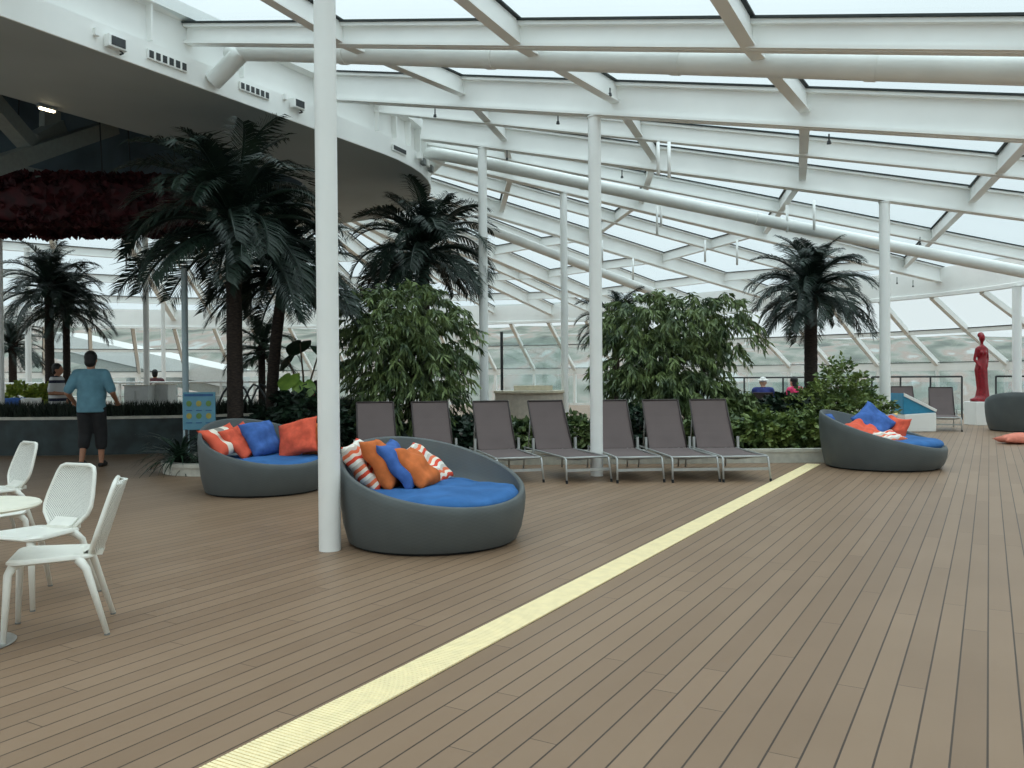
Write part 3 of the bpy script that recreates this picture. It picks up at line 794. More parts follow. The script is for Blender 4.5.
ch.scale = (.96,)*3; ch.location = W(-2.55, 4.64); ch.rotation_euler = (0, 0, face(-.90, -.36))
dup(ch, W(-3.03, 5.30), face(-.35, -.95), 'white moulded chair with its broad back showing just behind the side-on chair')
dup(ch, W(-4.60, 7.35), face(-.62, -.85), 'white moulded chair on the far side of the white round table')
dup(ch, W(pxr(-19, 6.05), 6.05), face(.9, -.5), 'white moulded chair cut by the left edge behind the table')
t = thing('round_table', 'small round white table among the moulded white chairs', 'table', W(-2.885, 4.37))
mb = MB(); mb.lathe([(.30, .715), (.345, .722), (.352, .732), (.345, .742), (.3, .745)], n=48); mb.build('table_top', M['tabletop'], t, 'auto')
mb = MB(); mb.lathe([(.035, .02), (.03, .05), (.03, .68), (.09, .715)], n=20); mb.build('pedestal', M['steel'], t, 'auto')
mb = MB(); mb.lathe([(.22, 0), (.225, .006), (.2, .014), (.05, .024), (.035, .03)], n=40); mb.build('base_plate', M['steel'], t, 'auto')

# ------------------------------------------------------------------ sun loungers
def make_lounger(label):
    t = thing('sun_lounger', label, 'sun lounger', (0, 0, 0)); A = M['alu']        # feet at +Y, origin under the hinge
    w = .60; hz = .335; fy = 1.22; tilt = radians(59); bl = .80
    mb = MB(); sag = []
    for k in range(9): sag.append((k/8*fy+.01, hz-.02*sin(pi*k/8)))
    vs = []; 
    for y, z in sag:
        vs += [(-w/2+.02, y, z), (w/2-.02, y, z), (w/2-.02, y, z-.006), (-w/2+.02, y, z-.006)]
    fs = []
    for k in range(8):
        for i in range(4): fs.append((k*4+i, k*4+(i+1) % 4, (k+1)*4+(i+1) % 4, (k+1)*4+i))
    fs += [(0, 1, 2, 3), (35, 34, 33, 32)]
    mb.add(vs, fs); mb.build('seat', M['sling'], t)
    bt = V((0, -cos(tilt), sin(tilt))); mb = MB()
    vs = []
    for k in range(7):
        f = k/6; c = V((0, -.03, hz+.0))+bt*(bl*f)+V((0, -.012*sin(pi*f), -.012*sin(pi*f)))
        wk = w/2-.02-.012*f
        for x, dz in ((-wk, 0), (wk, 0), (wk, -.008), (-wk, -.008)): vs.append((x, c.y+dz, c.z))
    fs = [(k*4+i, k*4+(i+1) % 4, (k+1)*4+(i+1) % 4, (k+1)*4+i) for k in range(6) for i in range(4)]+[(0, 1, 2, 3), (27, 26, 25, 24)]
    mb.add(vs, fs); mb.build('backrest', M['sling'], t)
    e = V((0, -.03, hz))+bt*bl
    mb = MB()
    for s in (-1, 1): mb.tube([(s*(w/2-.015), -.03, hz), (s*(w/2-.028), e.y, e.z)], .012, 8)
    mb.tube([(-(w/2-.028), e.y, e.z), (w/2-.028, e.y, e.z)], .014, 8); mb.build('back_frame', M['slingdark'], t, True)
    mb = MB()
    for s in (-1, 1): mb.tube([(s*w/2, -.55, hz-.01), (s*w/2, fy-.04, hz-.01), (s*w/2, fy+.03, hz-.02)], .0145, 8)
    mb.tube([(-w/2, fy+.02, hz-.012), (w/2, fy+.02, hz-.012)], .0145, 8); mb.tube([(-w/2, .35, hz-.06), (0, .35, hz-.075), (w/2, .35, hz-.06)], .009, 6)
    mb.tube([(-w/2, .9, hz-.05), (0, .9, hz-.075), (w/2, .9, hz-.05)], .009, 6)
    mb.build('frame', A, t, True)
    mb = MB(); mb.bar((-w/2, fy+.06, .165), (w/2, fy+.06, .165), .016, .035); mb.build('stretcher', A, t)
    for s in (-1, 1):
        mb = MB(); mb.tube([(s*w/2, fy+.01, hz-.015), (s*w/2, fy+.045, hz-.035), (s*(w/2+.012), fy+.10, .03)], [.014, .014, .013], 8); l = mb.build('leg', A, t, True)
        mb = MB(); mb.tube([(s*(w/2+.012), fy+.097, .04), (s*(w/2+.012), fy+.104, 0)], .017, 8); mb.build('foot', M['plinth'], l)
        mb = MB(); mb.tube([(s*w/2, -.50, hz-.01), (s*(w/2+.01), -.56, .0)], .014, 8); mb.build('leg', A, t, True)
        mb = MB(); mb.bar((s*(w/2+.025), -.02, hz-.05), (s*(w/2+.025), -.03, hz+.16), .03, .045); mb.build('side_post', A, t)
        mb = MB(); mb.tube([(s*(w/2-.05), -.37, e.z-.20), (s*(w/2-.05), -.50, hz-.02)], .010, 8); mb.build('back_strut', A, t, True)
    return t
HD = 12.1
LG = [(pxr(377, HD), -1.45, 'brown sun lounger at the left end of the row, behind the nearest daybed'),
      (pxr(434, HD), -.88, 'brown sun lounger second from the left, behind the blue daybed seat'),
      (-.22, .10, 'brown sun lounger third from the left, next to the nearest daybed'),
      (.62, 1.00, 'brown sun lounger fourth along, just left of the white column'),
      (1.51, 1.66, 'brown sun lounger just right of the white column'),
      (2.27, 2.38, 'brown sun lounger second from the right in the row'),
      (2.97, 3.04, 'brown sun lounger at the right end of the row, beside the ledge')]
LG[0] = (LG[0][0], LG[0][0]+.30, LG[0][2]); LG[1] = (LG[1][0], LG[1][0]+.32, LG[1][2])
lo = None
for rb, rf, lab in LG:
    v = cr(rf-rb, -1.27); rz = atan2(v.y, v.x)-pi/2
    if lo is None: lo = make_lounger(lab); lo.location = W(rb, HD-.02); lo.rotation_euler = (0, 0, rz); tag(lo, group='sun loungers in the row')
    else: dup(lo, W(rb, HD-.02), rz, lab, 'sun loungers in the row')
dup(lo, W(pxr(942, 20.9), 20.9), face(-.42, -1), 'dark brown sun lounger beyond the blue and white seat', 'far sun loungers')
dup(lo, W(pxr(904, 22.6), 22.6), face(-.32, -1), 'dark brown sun lounger half hidden behind the blue and white seat', 'far sun loungers')

# blue and white moulded lounge seat
t = thing('lounge_seat', 'white moulded lounge seat with a bright blue sloping inside', 'seat', W(pxr(911, 20.0), 20.0), YAW)
def wedge(poly, y0, y1):
    mb = MB(); n = len(poly); mb.add([(x, y0, z) for x, z in poly]+[(x, y1, z) for x, z in poly], [tuple(range(n)), tuple(range(2*n-1, n-1, -1))]+[(i, i+n, (i+1) % n+n, (i+1) % n) for i in range(n)]); return mb
bevel(wedge([(-.36, 0), (.40, 0), (.40, .46), (-.36, .42)], -.42, .42).build('base', M['white'], t), .03, 3)
bevel(wedge([(-.37, .422), (.40, .462), (.38, .52), (-.37, .92)], -.40, -.37).build('front_panel', M['tealseat'], t), .008)
bevel(wedge([(-.37, .85), (.39, .47), (.41, .53), (-.37, .93)], -.43, -.405).build('rim', M['white'], t), .006)
bevel(wedge([(-.37, .422), (-.32, .424), (-.33, .90), (-.37, .92)], -.365, .40).build('backrest', M['tealseat'], t), .008)
bevel(wedge([(-.315, .43), (.38, .465), (.36, .50), (-.315, .50)], -.365, .40).build('cushion_pad', M['tealseat'], t), .01)

# ------------------------------------------------------------------ beige counter with glass screen
t = thing('counter', 'low beige bar counter with a curved stone top behind the loungers', 'counter', W(pxr(529, 19.2), 19.2), YAW)
mb = MB(); pts = [(-.79+1.58*k/12, -.28*(1-((k-6)/6)**2)) for k in range(13)]; poly = pts+[(.79, .5), (-.79, .5)]
mb.prism(poly, 0, 1.0); mb.build('body', M['beige'], t)
mb = MB(); mb.prism([(x*1.04, y*1.15-.03) for x, y in poly], 1.0, 1.06); bevel(mb.build('counter_top', M['beigetop'], t), .01)
mb = MB(); mb.box((.1, .25, 1.12), (.9, .3, .11)); mb.build('riser', M['beigetop'], t)
t = thing('glass_screen', 'tall clear glass screen with a dark post behind the counter', 'screen', W(pxr(502, 20.6), 20.6), YAW)
mb = MB(); mb.box((0, 0, 1.25), (.07, .07, 2.5)); mb.build('post', M['dark'], t)
mb = MB(); mb.box((.85, 0, 1.3), (1.6, .012, 2.1)); mb.build('pane', M['screen'], t)
mb = MB(); mb.box((.85, 0, .22), (1.64, .05, .06)); mb.build('bottom_rail', M['dark'], t)

# dark railings with glass along the windows (right) and white railing (left)
def railing(a, b, n, h, m, gl, label, mid=()):
    a, b = V(a), V(b); t = thing('railing', label, 'railing', a); d = b-a
    mb = MB(); mb.tube([(0, 0, h), d+V((0, 0, h))], .028, 8); mb.build('handrail', M[m], t, True)
    for k in range(n+1):
        p = d*(k/n); mb = MB(); mb.bar(p, p+V((0, 0, h)), .05, .05); mb.build('post', M[m], t)
    if gl:
        mb = MB(); mb.bar(V((0, 0, .62)), d+V((0, 0, .62)), .012, 1.0); mb.build('pane', M['screen'], t)
    for z in mid:
        mb = MB(); mb.tube([(0, 0, z), d+V((0, 0, z))], .018, 8); mb.build('cross_rail', M[m], t, True)
railing(atz(872, 417, 0), atz(962, 419.5, 0), 3, 1.28, 'dark', 1, 'dark glass railing between the palm and the statue')
railing(atz(996, 420, 0), atz(1090, 423, 0), 3, 1.28, 'dark', 1, 'dark glass railing right of the red statue')
railing(atz(640, 412, 0), atz(868, 417, 0), 6, 1.28, 'dark', 1, 'dark glass railing behind the leafy bush and palm')
railing(W(-14.6, 23), W(-6.2, 23), 9, 1.30, 'white', 0, 'white tubular railing beyond the dark planter wall', (.55, .92))
railing(W(-4.6, 24.5), W(-1.9, 24.8), 3, 1.28, 'white', 0, 'white tubular railing seen between the palm trunks', (.6, .95))

# ------------------------------------------------------------------ statue
def remesh(o, vox, smooth=4):
    r = o.modifiers.new('remesh', 'REMESH'); r.mode = 'VOXEL'; r.voxel_size = vox; r.use_smooth_shade = True
    if smooth:
        s = o.modifiers.new('smooth', 'SMOOTH'); s.iterations = smooth; s.factor = .5
    return o
sb = W(pxr(981, 22.2), 22.2)
t = thing('plinth', 'white square plinth under the red statue', 'plinth', sb, YAW)
mb = MB(); mb.box((0, 0, .31), (.60, .60, .62)); bevel(mb.build('block', M['white'], t), .01); mb = MB(); mb.box((0, 0, .02), (.54, .54, .04)); mb.build('foot', M['fitting'], t)
t = thing('statue', 'slender red female statue on the white plinth', 'statue', sb+V((0, 0, .62)), YAW)
mb = MB(); rows = []
#           z     rx    ry    cx
P = [(.0, .30, .20, -.02), (.06, .28, .20, -.01), (.14, .20, .17, .04), (.35, .165, .15, .05), (.62, .17, .15, .02), (.85, .185, .16, .00), (1.0, .165, .14, .01), (1.14, .125, .105, .03), (1.26, .14, .115, .03), (1.38, .17, .11, .02), (1.46, .15, .09, .02), (1.51, .06, .055, .03)]
vs, fs = [], []; N = 20
for z, rx, ry, cx in P:
    for k in range(N): a = 2*pi*k/N; f = 1+.06*sin(7*a)*(1 if z < .9 else 0); vs.append((cx+rx*f*cos(a), ry*f*sin(a), z))
for j in range(len(P)-1):
    for k in range(N): fs.append((j*N+k, j*N+(k+1) % N, (j+1)*N+(k+1) % N, (j+1)*N+k))
fs += [tuple(range(N-1, -1, -1)), tuple((len(P)-1)*N+k for k in range(N))]; mb.add(vs, fs)
mb.cap((.03, 0, 1.47), (.03, 0, 1.58), .05, .045)
mb.ell((.03, -.01, 1.70), (.085, .10, .12)); mb.ell((.03, .06, 1.78), (.10, .09, .08)); mb.ell((.03, -.10, 1.69), (.018, .03, .02))
mb.cap((-.13, 0, 1.40), (-.19, .02, 1.13), .05, .042); mb.cap((-.19, .02, 1.13), (-.12, -.12, .95), .042, .032); mb.ell((-.1, -.13, .92), (.03, .03, .06))
mb.cap((.17, 0, 1.40), (.23, .04, 1.15), .05, .042); mb.cap((.23, .04, 1.15), (.15, -.08, .98), .042, .032); mb.ell((.13, -.11, .95), (.03, .03, .06))
mb.ell((-.20, -.05, .05), (.16, .14, .06)); mb.ell((.08, -.10, 1.30), (.055, .05, .055)); mb.ell((-.03, -.10, 1.30), (.055, .05, .055))
st_ = mb.build('figure', M['redstat'], t); st_.scale = (.86, .86, 1); remesh(st_, .018, 3)

# ------------------------------------------------------------------ sign by the slim pole
sp_ = atz(199, 455, .0); sc_ = W(pxr(199, 12.75), 12.75, .06)
t = thing('information_sign', 'pale blue information sign with six green and yellow pictures at the pole', 'sign', sc_, YAW)
mb = MB(); mb.box((0, 0, .84), (.50, .03, .58)); bevel(mb.build('panel', M['signblue'], t), .008)
mb = MB(); mb.box((0, -.018, 1.085), (.44, .006, .035)); mb.build('heading', M['signdark'], t)
for k in range(3):
    for j in range(2): mb = MB(); mb.box((-.15+.15*k, -.018, .93-.19*j-.08), (.09, .006, .014)); mb.build('caption', M['signdark'], t)
for k in range(3):
    for j in range(2):
        mb = MB(); vs = [(-.15+.15*k+.042*cos(a), y, .955-.19*j+.045*sin(a)) for y in (-.022, -.016) for a in [2*pi*i/16 for i in range(16)]]
        mb.add(vs, [tuple(range(16)), tuple(range(31, 15, -1))]+[(i, (i+1) % 16, (i+1) % 16+16, i+16) for i in range(16)])
        mb.build('picture', M['signyellow'] if (k+j) % 2 else M['signgreen'], t)
for s in (-1, 1):
    mb = MB(); mb.bar((s*.2, 0, 0), (s*.2, 0, .56), .03, .03); mb.build('leg', M['dark'], t)

# ------------------------------------------------------------------ hanging red artwork
t = thing('hanging_artwork', 'huge dark crimson ruffled artwork hanging under the slab', 'artwork', (0, 0, 0))
ac = W(-8.7, 16.0); rnd = random.Random(5)
t.location = (ac.x, ac.y, 4.18); RA = 2.3; t.rotation_euler = (0, 0, YAW)
mb = MB(); N = 96; vs, fs = [], []
for j in range(15):
    ph = 2*pi*j/15
    for i in range(N):
        a = 2*pi*i/N; rr = .42*cos(ph)*(1+.1*sin(9*a)); zz = .55+.44*sin(ph)+(.07*sin(13*a)+.06*sin(29*a+1)+.035*sin(47*a))*(1 if sin(ph) < 0 else .6)
        vs.append(((RA+rr)*cos(a), (RA+rr)*sin(a)*.3, zz))
for j in range(15):
    for i in range(N): fs.append((j*N+i, j*N+(i+1) % N, ((j+1) % 15)*N+(i+1) % N, ((j+1) % 15)*N+i))
mb.add(vs, fs); mb.build('core', M['redart'], t, True)
mb = MB()
for q in range(1500):
    a = rnd.uniform(0, 2*pi); ph = rnd.uniform(0, 2*pi)
    n3 = V((cos(ph)*cos(a), cos(ph)*sin(a), sin(ph))); c = V(((RA+.42*cos(ph))*cos(a), (RA+.42*cos(ph))*sin(a)*.3, .55+.44*sin(ph)))
    x = n3.orthogonal().normalized(); y = n3.cross(x); s = rnd.uniform(.07, .15); base = [c-n3*.02]; K = 9; o1 = rnd.uniform(0, 6)
    for k in range(K):
        b = 2*pi*k/K; base.append(c+(x*cos(b)+y*sin(b))*s+n3*(.05+.05*sin(3*b+o1)))
    mb.add(base, [(0, 1+k, 1+(k+1) % K) for k in range(K)])
o = mb.build('ruffles', M['redart'], t); tag(o, kind='stuff')
mb = MB()
for k in range(6): a = 2*pi*k/6; mb.tube([((RA)*cos(a), RA*sin(a)*.3, .9), ((RA)*cos(a)*.9, RA*sin(a)*.28, 3.55)], .012, 6)
mb.build('cables', M['dark'], t)

# ------------------------------------------------------------------ gangway and counters at the far left
t = thing('gangway', 'white covered gangway sloping down outside the far glass', 'gangway', (0, 0, 0))
a, b = atd(66, 340, 46), atd(236, 378, 42); mb = MB(); mb.bar(a, b, 2.2, .85); mb.build('deck_beam', M['white2'], t)
mb = MB(); mb.bar(a+V((0, 0, -.72)), b+V((0, 0, -.72)), 2.0, .5); mb.build('side_panel', M['truss'], t)
for f in (.15, .4, .65, .9):
    p = a.lerp(b, f); mb = MB(); mb.bar(p, V((p.x, p.y, -9)), .3, .3); mb.build('leg', M['white2'], t)
for i, (x0, x1, y0, d, lab) in enumerate(((122, 148, 386, 19.5, 'low white cabinet left of the thin column beyond the hedge'), (151, 168, 385, 19.9, 'low white cabinet right of the thin column beyond the hedge'))):
    rr0, rr1 = pxr(x0, d), pxr(x1, d); t = thing('cabinet', lab, 'cabinet', W((rr0+rr1)/2, d+.3), YAW); z = atd((x0+x1)/2, y0, d).z
    mb = MB(); mb.box((0, 0, z/2), (rr1-rr0-.04, .5, z)); bevel(mb.build('body', M['white2'], t), .015)
    mb = MB(); mb.box((0, 0, z+.012), (rr1-rr0, .56, .03)); mb.build('top', M['concrete'], t)
    for s in (-1, 1):
        mb = MB(); mb.box((s*(rr1-rr0)/4, -.258, z*.5), ((rr1-rr0)/2-.06, .02, z*.82)); dd = mb.build('door', M['white2'], t)
        mb = MB(); mb.box((s*.04, -.275, z*.6), (.015, .02, .12)); mb.build('handle', M['steel'], dd)
# looped handrails of the pool
def loop_rail(px, d, wid, label, flip=1):
    c = W(pxr(px, d), d); t = thing('handrail', label, 'handrail', c, YAW); 
    for s in (0, 1):
        pts = [(flip*(-wid/2+wid*k/10), s*.5, .02+1.25*sin(pi*.5*min(1, (k+.01)/6))*(1 if k <= 6 else 1-.75*((k-6)/4)**1.5)) for k in range(11)]
        mb = MB(); mb.tube(pts, .022, 8); mb.build('bar', M['dark'], t, True)
loop_rail(228, 16.8, .95, 'curved dark pool handrail just left of the big palm trunk')
loop_rail(258, 17.2, .95, 'curved dark pool handrail just right of the big palm trunk', -1)

# ------------------------------------------------------------------ planters
def camrect(r0, r1, d0, d1): return [W(r0, d0), W(r1, d0), W(r1, d1), W(r0, d1)]
def planter(name, poly, h, wall, label, zsoil=None, wallmat='concrete', copmat='concrete', cop=.03):
    t = thing(name, label, 'planter', (0, 0, 0)); n = len(poly); c = sum((V(p) for p in poly), V())/n
    P = [V((p[0], p[1], 0)) for p in poly]; c.z = 0
    def ins(k): return [p+(c-p).normalized()*k for p in P]
    A, B, Co, Ci = P, ins(wall), ins(-cop), ins(wall+cop)
    mb = MB(); L = [[(p.x, p.y, 0) for p in A], [(p.x, p.y, h-.05) for p in A], [(p.x, p.y, h-.05) for p in B], [(p.x, p.y, 0) for p in B]]
    vs = [q for l in L for q in l]; mb.add(vs, [(j*n+i, j*n+(i+1) % n, (j+1)*n+(i+1) % n, (j+1)*n+i) for j in range(3) for i in range(n)]); mb.build('wall', M[wallmat], t)
    mb = MB(); L = [[(p.x, p.y, z) for p in Q_] for Q_, z in ((Co, h-.05), (Co, h), (Ci, h), (Ci, h-.05), (Co, h-.05))]
    vs = [q for l in L for q in l]; mb.add(vs, [(j*n+i, j*n+(i+1) % n, (j+1)*n+(i+1) % n, (j+1)*n+i) for j in range(4) for i in range(n)]); mb.build('coping', M[copmat], t)
    z = zsoil if zsoil is not None else h-.06; Bs = ins(wall*.6)
    mb = MB(); mb.add([(p.x, p.y, z) for p in Bs]+[(c.x, c.y, z+.05)], [(i, (i+1) % n, n) for i in range(n)]); mb.build('soil', M['soil'], t)
    return t
def roundrect(r0, r1, d0, d1, rad, n=8):
    pts = []
    for cx, cy, a0 in ((r1-rad, d1-rad, 0), (r0+rad, d1-rad, pi/2), (r0+rad, d0+rad, pi), (r1-rad, d0+rad, 1.5*pi)):
        for k in range(n+1): a = a0+pi/2*k/n; pts.append(W(cx+rad*cos(a), cy+rad*sin(a)))
    return pts
planter('planter', roundrect(-2.75, 5.9, 13.05, 17.9, .35), .22, .16, 'long low planter bed behind the row of sun loungers')
planter('planter', roundrect(-5.27, -2.85, 11.85, 14.6, .8), .17, .12, 'white rimmed planter behind the daybed with the striped cushion')
# dark tiled wall of the pool garden with a clipped hedge on it
t = thing('garden_wall', 'dark teal curved planter wall in front of the man', 'planter wall', (0, 0, 0))
wc = W(-8.6, 20.2); arc = []
for k in range(41):
    a = radians(-162+145*k/40); arc.append((cos(a), sin(a)))
def arcband(R0, R1, z0, z1):
    mb = MB(); vs = []
    for x, y in arc:
        for R_, z in ((R0, z0), (R0, z1), (R1, z1), (R1, z0)):
            q = wc+right0*(x*R_)+FH*(y*R_*.82); vs.append((q.x, q.y, z))
    n = len(arc); mb.add(vs, [(i*4+j, i*4+(j+1) % 4, (i+1)*4+(j+1) % 4, (i+1)*4+j) for i in range(n-1) for j in range(4)]+[(0, 1, 2, 3), (4*n-1, 4*n-2, 4*n-3, 4*n-4)]); return mb
arcband(6.0, 5.2, 0, .66).build('wall', M['teal'], t); arcband(6.04, 5.85, .66, .71).build('coping', M['concrete'], t); arcband(5.86, 5.3, .62, .68).build('soil', M['soil'], t)
rnd = random.Random(21); mb = MB()
for q in range(17000):
    f = rnd.random(); a = radians(-162+145*f); R_ = rnd.uniform(5.28, 5.84); p = wc+right0*(cos(a)*R_)+FH*(sin(a)*R_*.82); h = rnd.uniform(.16, .36)
    z = .66; lean = V((rnd.uniform(-.12, .12), rnd.uniform(-.12, .12), 0)); s = V((rnd.uniform(-1, 1), rnd.uniform(-1, 1), 0)).normalized()*.02
    p = V((p.x, p.y, z)); mb.add([p-s, p+s, p+lean+V((0, 0, h))], [(0, 1, 2)])
o = mb.build('hedge', M['hedge']); tag(o, 'dark grassy hedge along the top of the teal wall', 'hedge', None, 'stuff')

# ------------------------------------------------------------------ palms
def frond_mesh(e0, L, droop, seed, n=30, lw=.30):
    rnd = random.Random(seed); mb = MB(); p = V((0, 0, 0)); e = e0; pts = []; st = L/n
    bend = rnd.uniform(-.12, .12)
    az = 0.0
    for k in range(n+1):
        pts.append((p.copy(), e, az)); f = k/n
        e -= droop/n*(.35+1.3*f); az += bend/n
        p = p+V((cos(e)*cos(az), cos(e)*sin(az), sin(e)))*st
    mb.tube([q[0] for q in pts], [.022*(1-.85*k/n)+.002 for k in range(n+1)], 5)
    for k in range(3, n+1):
        q, e, az = pts[k]; f = k/n; t = V((cos(e)*cos(az), cos(e)*sin(az), sin(e))); sd = V((-sin(az), cos(az), 0)); up = sd.cross(t)*-1
        if up.z < 0: up = -up
        env = lw*(min(1, .45+f*2.2))*(1 if f < .7 else 1-(f-.7)/.3*.55)
        for s in (-1, 1):
            for h in (0, .5):
                l = env*rnd.uniform(.85, 1.1); q2 = q+t*(-st*h)
                d1 = (sd*s*.75+t*.62+up*.16*rnd.uniform(.2, 1.6)).normalized(); d2 = (d1+V((0, 0, -.55*rnd.uniform(.6, 1.4)))).normalized()
                wv = d1.cross(up).normalized()*.5 + t*.5; wv = wv.normalized()*.0085
                m1 = q2+d1*l*.5; tip = m1+d2*l*.5
                mb.add([q2-wv*.6, q2+wv*.6, m1+wv, m1-wv, tip], [(0, 1, 2, 3), (3, 2, 4)])
    me = bpy.data.meshes.new('frond'); me.from_pydata(mb.v, [], mb.f); me.update(); return me
FM = {}
def fset(key, m):
    if key not in FM:
        out = []
        for i, (e0, dr) in enumerate(((1.35, 1.0), (1.05, 1.45), (.75, 1.65), (.40, 1.65), (.05, 1.3), (-.18, .95))):
            for j in range(2):
                me = frond_mesh(e0, 1.0, dr*(1+.12*j), i*7+j+3, lw=.29); me.materials.append(m); out.append(me)
        FM[key] = out
    return FM[key]
def palm(base, zc, L, tr, label, nf=34, key='d', seed=1, lean=(0, 0), name='palm_tree', group=None):
    rnd = random.Random(seed); t = thing(name, label, 'palm', base, 0, group); H = zc-base.z
    mb = MB(); pts, rs = [], []; n = 40
    for k in range(n+1):
        f = k/n; pts.append((lean[0]*f*f, lean[1]*f*f, H*f)); rs.append(tr*(1.0-.12*f)*(1+.05*(k % 2))*(1.0 if f < .88 else 1+.25*(f-.88)/.12))
    mb.tube(pts, rs, 14); mb.build('trunk', M['trunk'], t, 'auto')
    mb = MB(); top = V((lean[0], lean[1], H))
    for k in range(26):
        a = rnd.uniform(0, 6.28); e = rnd.uniform(.3, 1.2); d = V((cos(a)*cos(e), sin(a)*cos(e), sin(e))); o0 = top+V((cos(a)*tr*.7, sin(a)*tr*.7, rnd.uniform(-.32, 0)))
        mb.tube([o0, o0+d*.10*L/1.6, o0+d*.2*L/1.6], [.03, .024, .012], 5)
    mb.build('crown_fibre', M['trunk'], t)
    ms = fset(key, M['frond'] if key == 'd' else M['frond2']); ga = 2.39996
    for k in range(nf):
        f = (k+.5)/nf; lvl = min(5, int(f**.9*6)); me = ms[lvl*2+rnd.randint(0, 1)]
        o = bpy.data.objects.new('frond', me); col.objects.link(o); o.parent = t
        o.location = top+V((0, 0, .05-.28*f)); s = L*rnd.uniform(.88, 1.1)*(1.0 if lvl > 0 else .85); o.scale = (s, s, s)
        o.rotation_euler = (rnd.uniform(-.25, .25), rnd.uniform(-.1, .1), k*ga+rnd.uniform(-.25, .25))
    return t
def ppos(px, d, z=.1): p = W(pxr(px, d), d); return V((p.x, p.y, z))
palm(ppos(235, 13.0), 3.86, 1.95, .125, 'tallest palm, thick trunk, behind the daybed with the striped cushion', 54, 'd', 2)
palm(ppos(270, 13.9), 3.25, 1.55, .10, 'leaning palm just behind the tallest palm, hidden partly by the column', 44, 'd', 3, lean=(.30, .10))
palm(ppos(425, 17.0), 4.02, 1.70, .12, 'dense palm above the first leafy bush beside a white column', 60, 'd', 4)
palm(ppos(811, 17.0), 3.12, 1.42, .135, 'palm with a bare trunk on the right, near the grating end', 58, 'd', 5)
palm(ppos(50, 20.5, .1), 3.75, 1.38, .11, 'palm with the taller trunk of the far pair beyond the hedge', 38, 'd', 6)
palm(ppos(67, 21.0, .1), 3.35, 1.30, .09, 'shorter palm of the far pair beyond the hedge', 34, 'd', 7)
palm(ppos(13, 26, .0), 2.55, 1.25, .12, 'small far palm at the left edge behind the thin columns', 30, 'd', 8)
palm(ppos(616, 20.5, .0), 2.75, 1.15, .10, 'small palm peeping out left of the second leafy bush', 30, 'd', 9)
palm(ppos(262, 17.8, .0), 2.1, .95, .08, 'low palm between the two big palm trunks, far behind', 26, 'e', 10)

# ------------------------------------------------------------------ leafy bushes
def leafcloud(mb, blobs, n, rnd, ll=(.10, .17), lw=.022, hang=.8, sprig=14, zmin=.2):
    tot = sum(b[6] if len(b) > 6 else b[3]*b[4]*b[5] for b in blobs)
    for b in blobs:
        wt = (b[6] if len(b) > 6 else b[3]*b[4]*b[5])/tot; k = int(n*wt/sprig)
        for _ in range(k):
            while True:
                u = V((rnd.uniform(-1, 1), rnd.uniform(-1, 1), rnd.uniform(-1, 1)))
                if .25 < u.length < 1: break
            u = u.normalized()*(u.length**.4)
            c = V((b[0]+u.x*b[3], b[1]+u.y*b[4], b[2]+u.z*b[5]))
            if c.z < zmin: continue
            od = V((u.x, u.y, .15+.5*u.z)); od = od.normalized() if od.length > .01 else V((1, 0, 0)); q = c-od*.1
            for s in range(sprig):
                f = s/sprig; q = q+od*.022+V((0, 0, -.012*hang*f*2))
                d = (V((rnd.uniform(-1, 1), rnd.uniform(-1, 1), rnd.uniform(-.5, .5)))*.8+od*.6+V((0, 0, -hang*rnd.uniform(.6, 1.4)))).normalized()
                l = rnd.uniform(*ll); w = d.cross(V((rnd.uniform(-1, 1), rnd.uniform(-1, 1), rnd.uniform(-1, 1))))
                if w.length < .05: continue
                w = w.normalized()*lw*rnd.uniform(.8, 1.2); m1 = q+d*l*.45; tip = q+d*l+V((0, 0, -.02*hang)); nrm = d.cross(w).normalized()*lw*.25
                mb.add([q, m1+w+nrm, tip, m1-w+nrm], [(0, 1, 2), (0, 2, 3)])
def bush(r, d, blobs, n, label, m, seed, stems=(), name='bush', cat='bush', z0=.16, **kw):
    p = W(r, d); t = thing(name, label, cat, V((p.x, p.y, z0)), YAW); rnd = random.Random(seed)
    mb = MB(); leafcloud(mb, blobs, n, rnd, **kw); mb.build('foliage', M[m], t)
    mb = MB()
    for a, b, r0 in stems:
        a, b = V(a), V(b); mid = a.lerp(b, .5)+V((rnd.uniform(-.06, .06), rnd.uniform(-.06, .06), 0)); mb.tube([a, mid, b], [r0, r0*.8, r0*.5], 8)
    if stems: mb.build('stems', M['bark'], t, True)
    return t
st = lambda *L: [((x*.25, y*.25, 0), (x, y, z), rr) for x, y, z, rr in L]
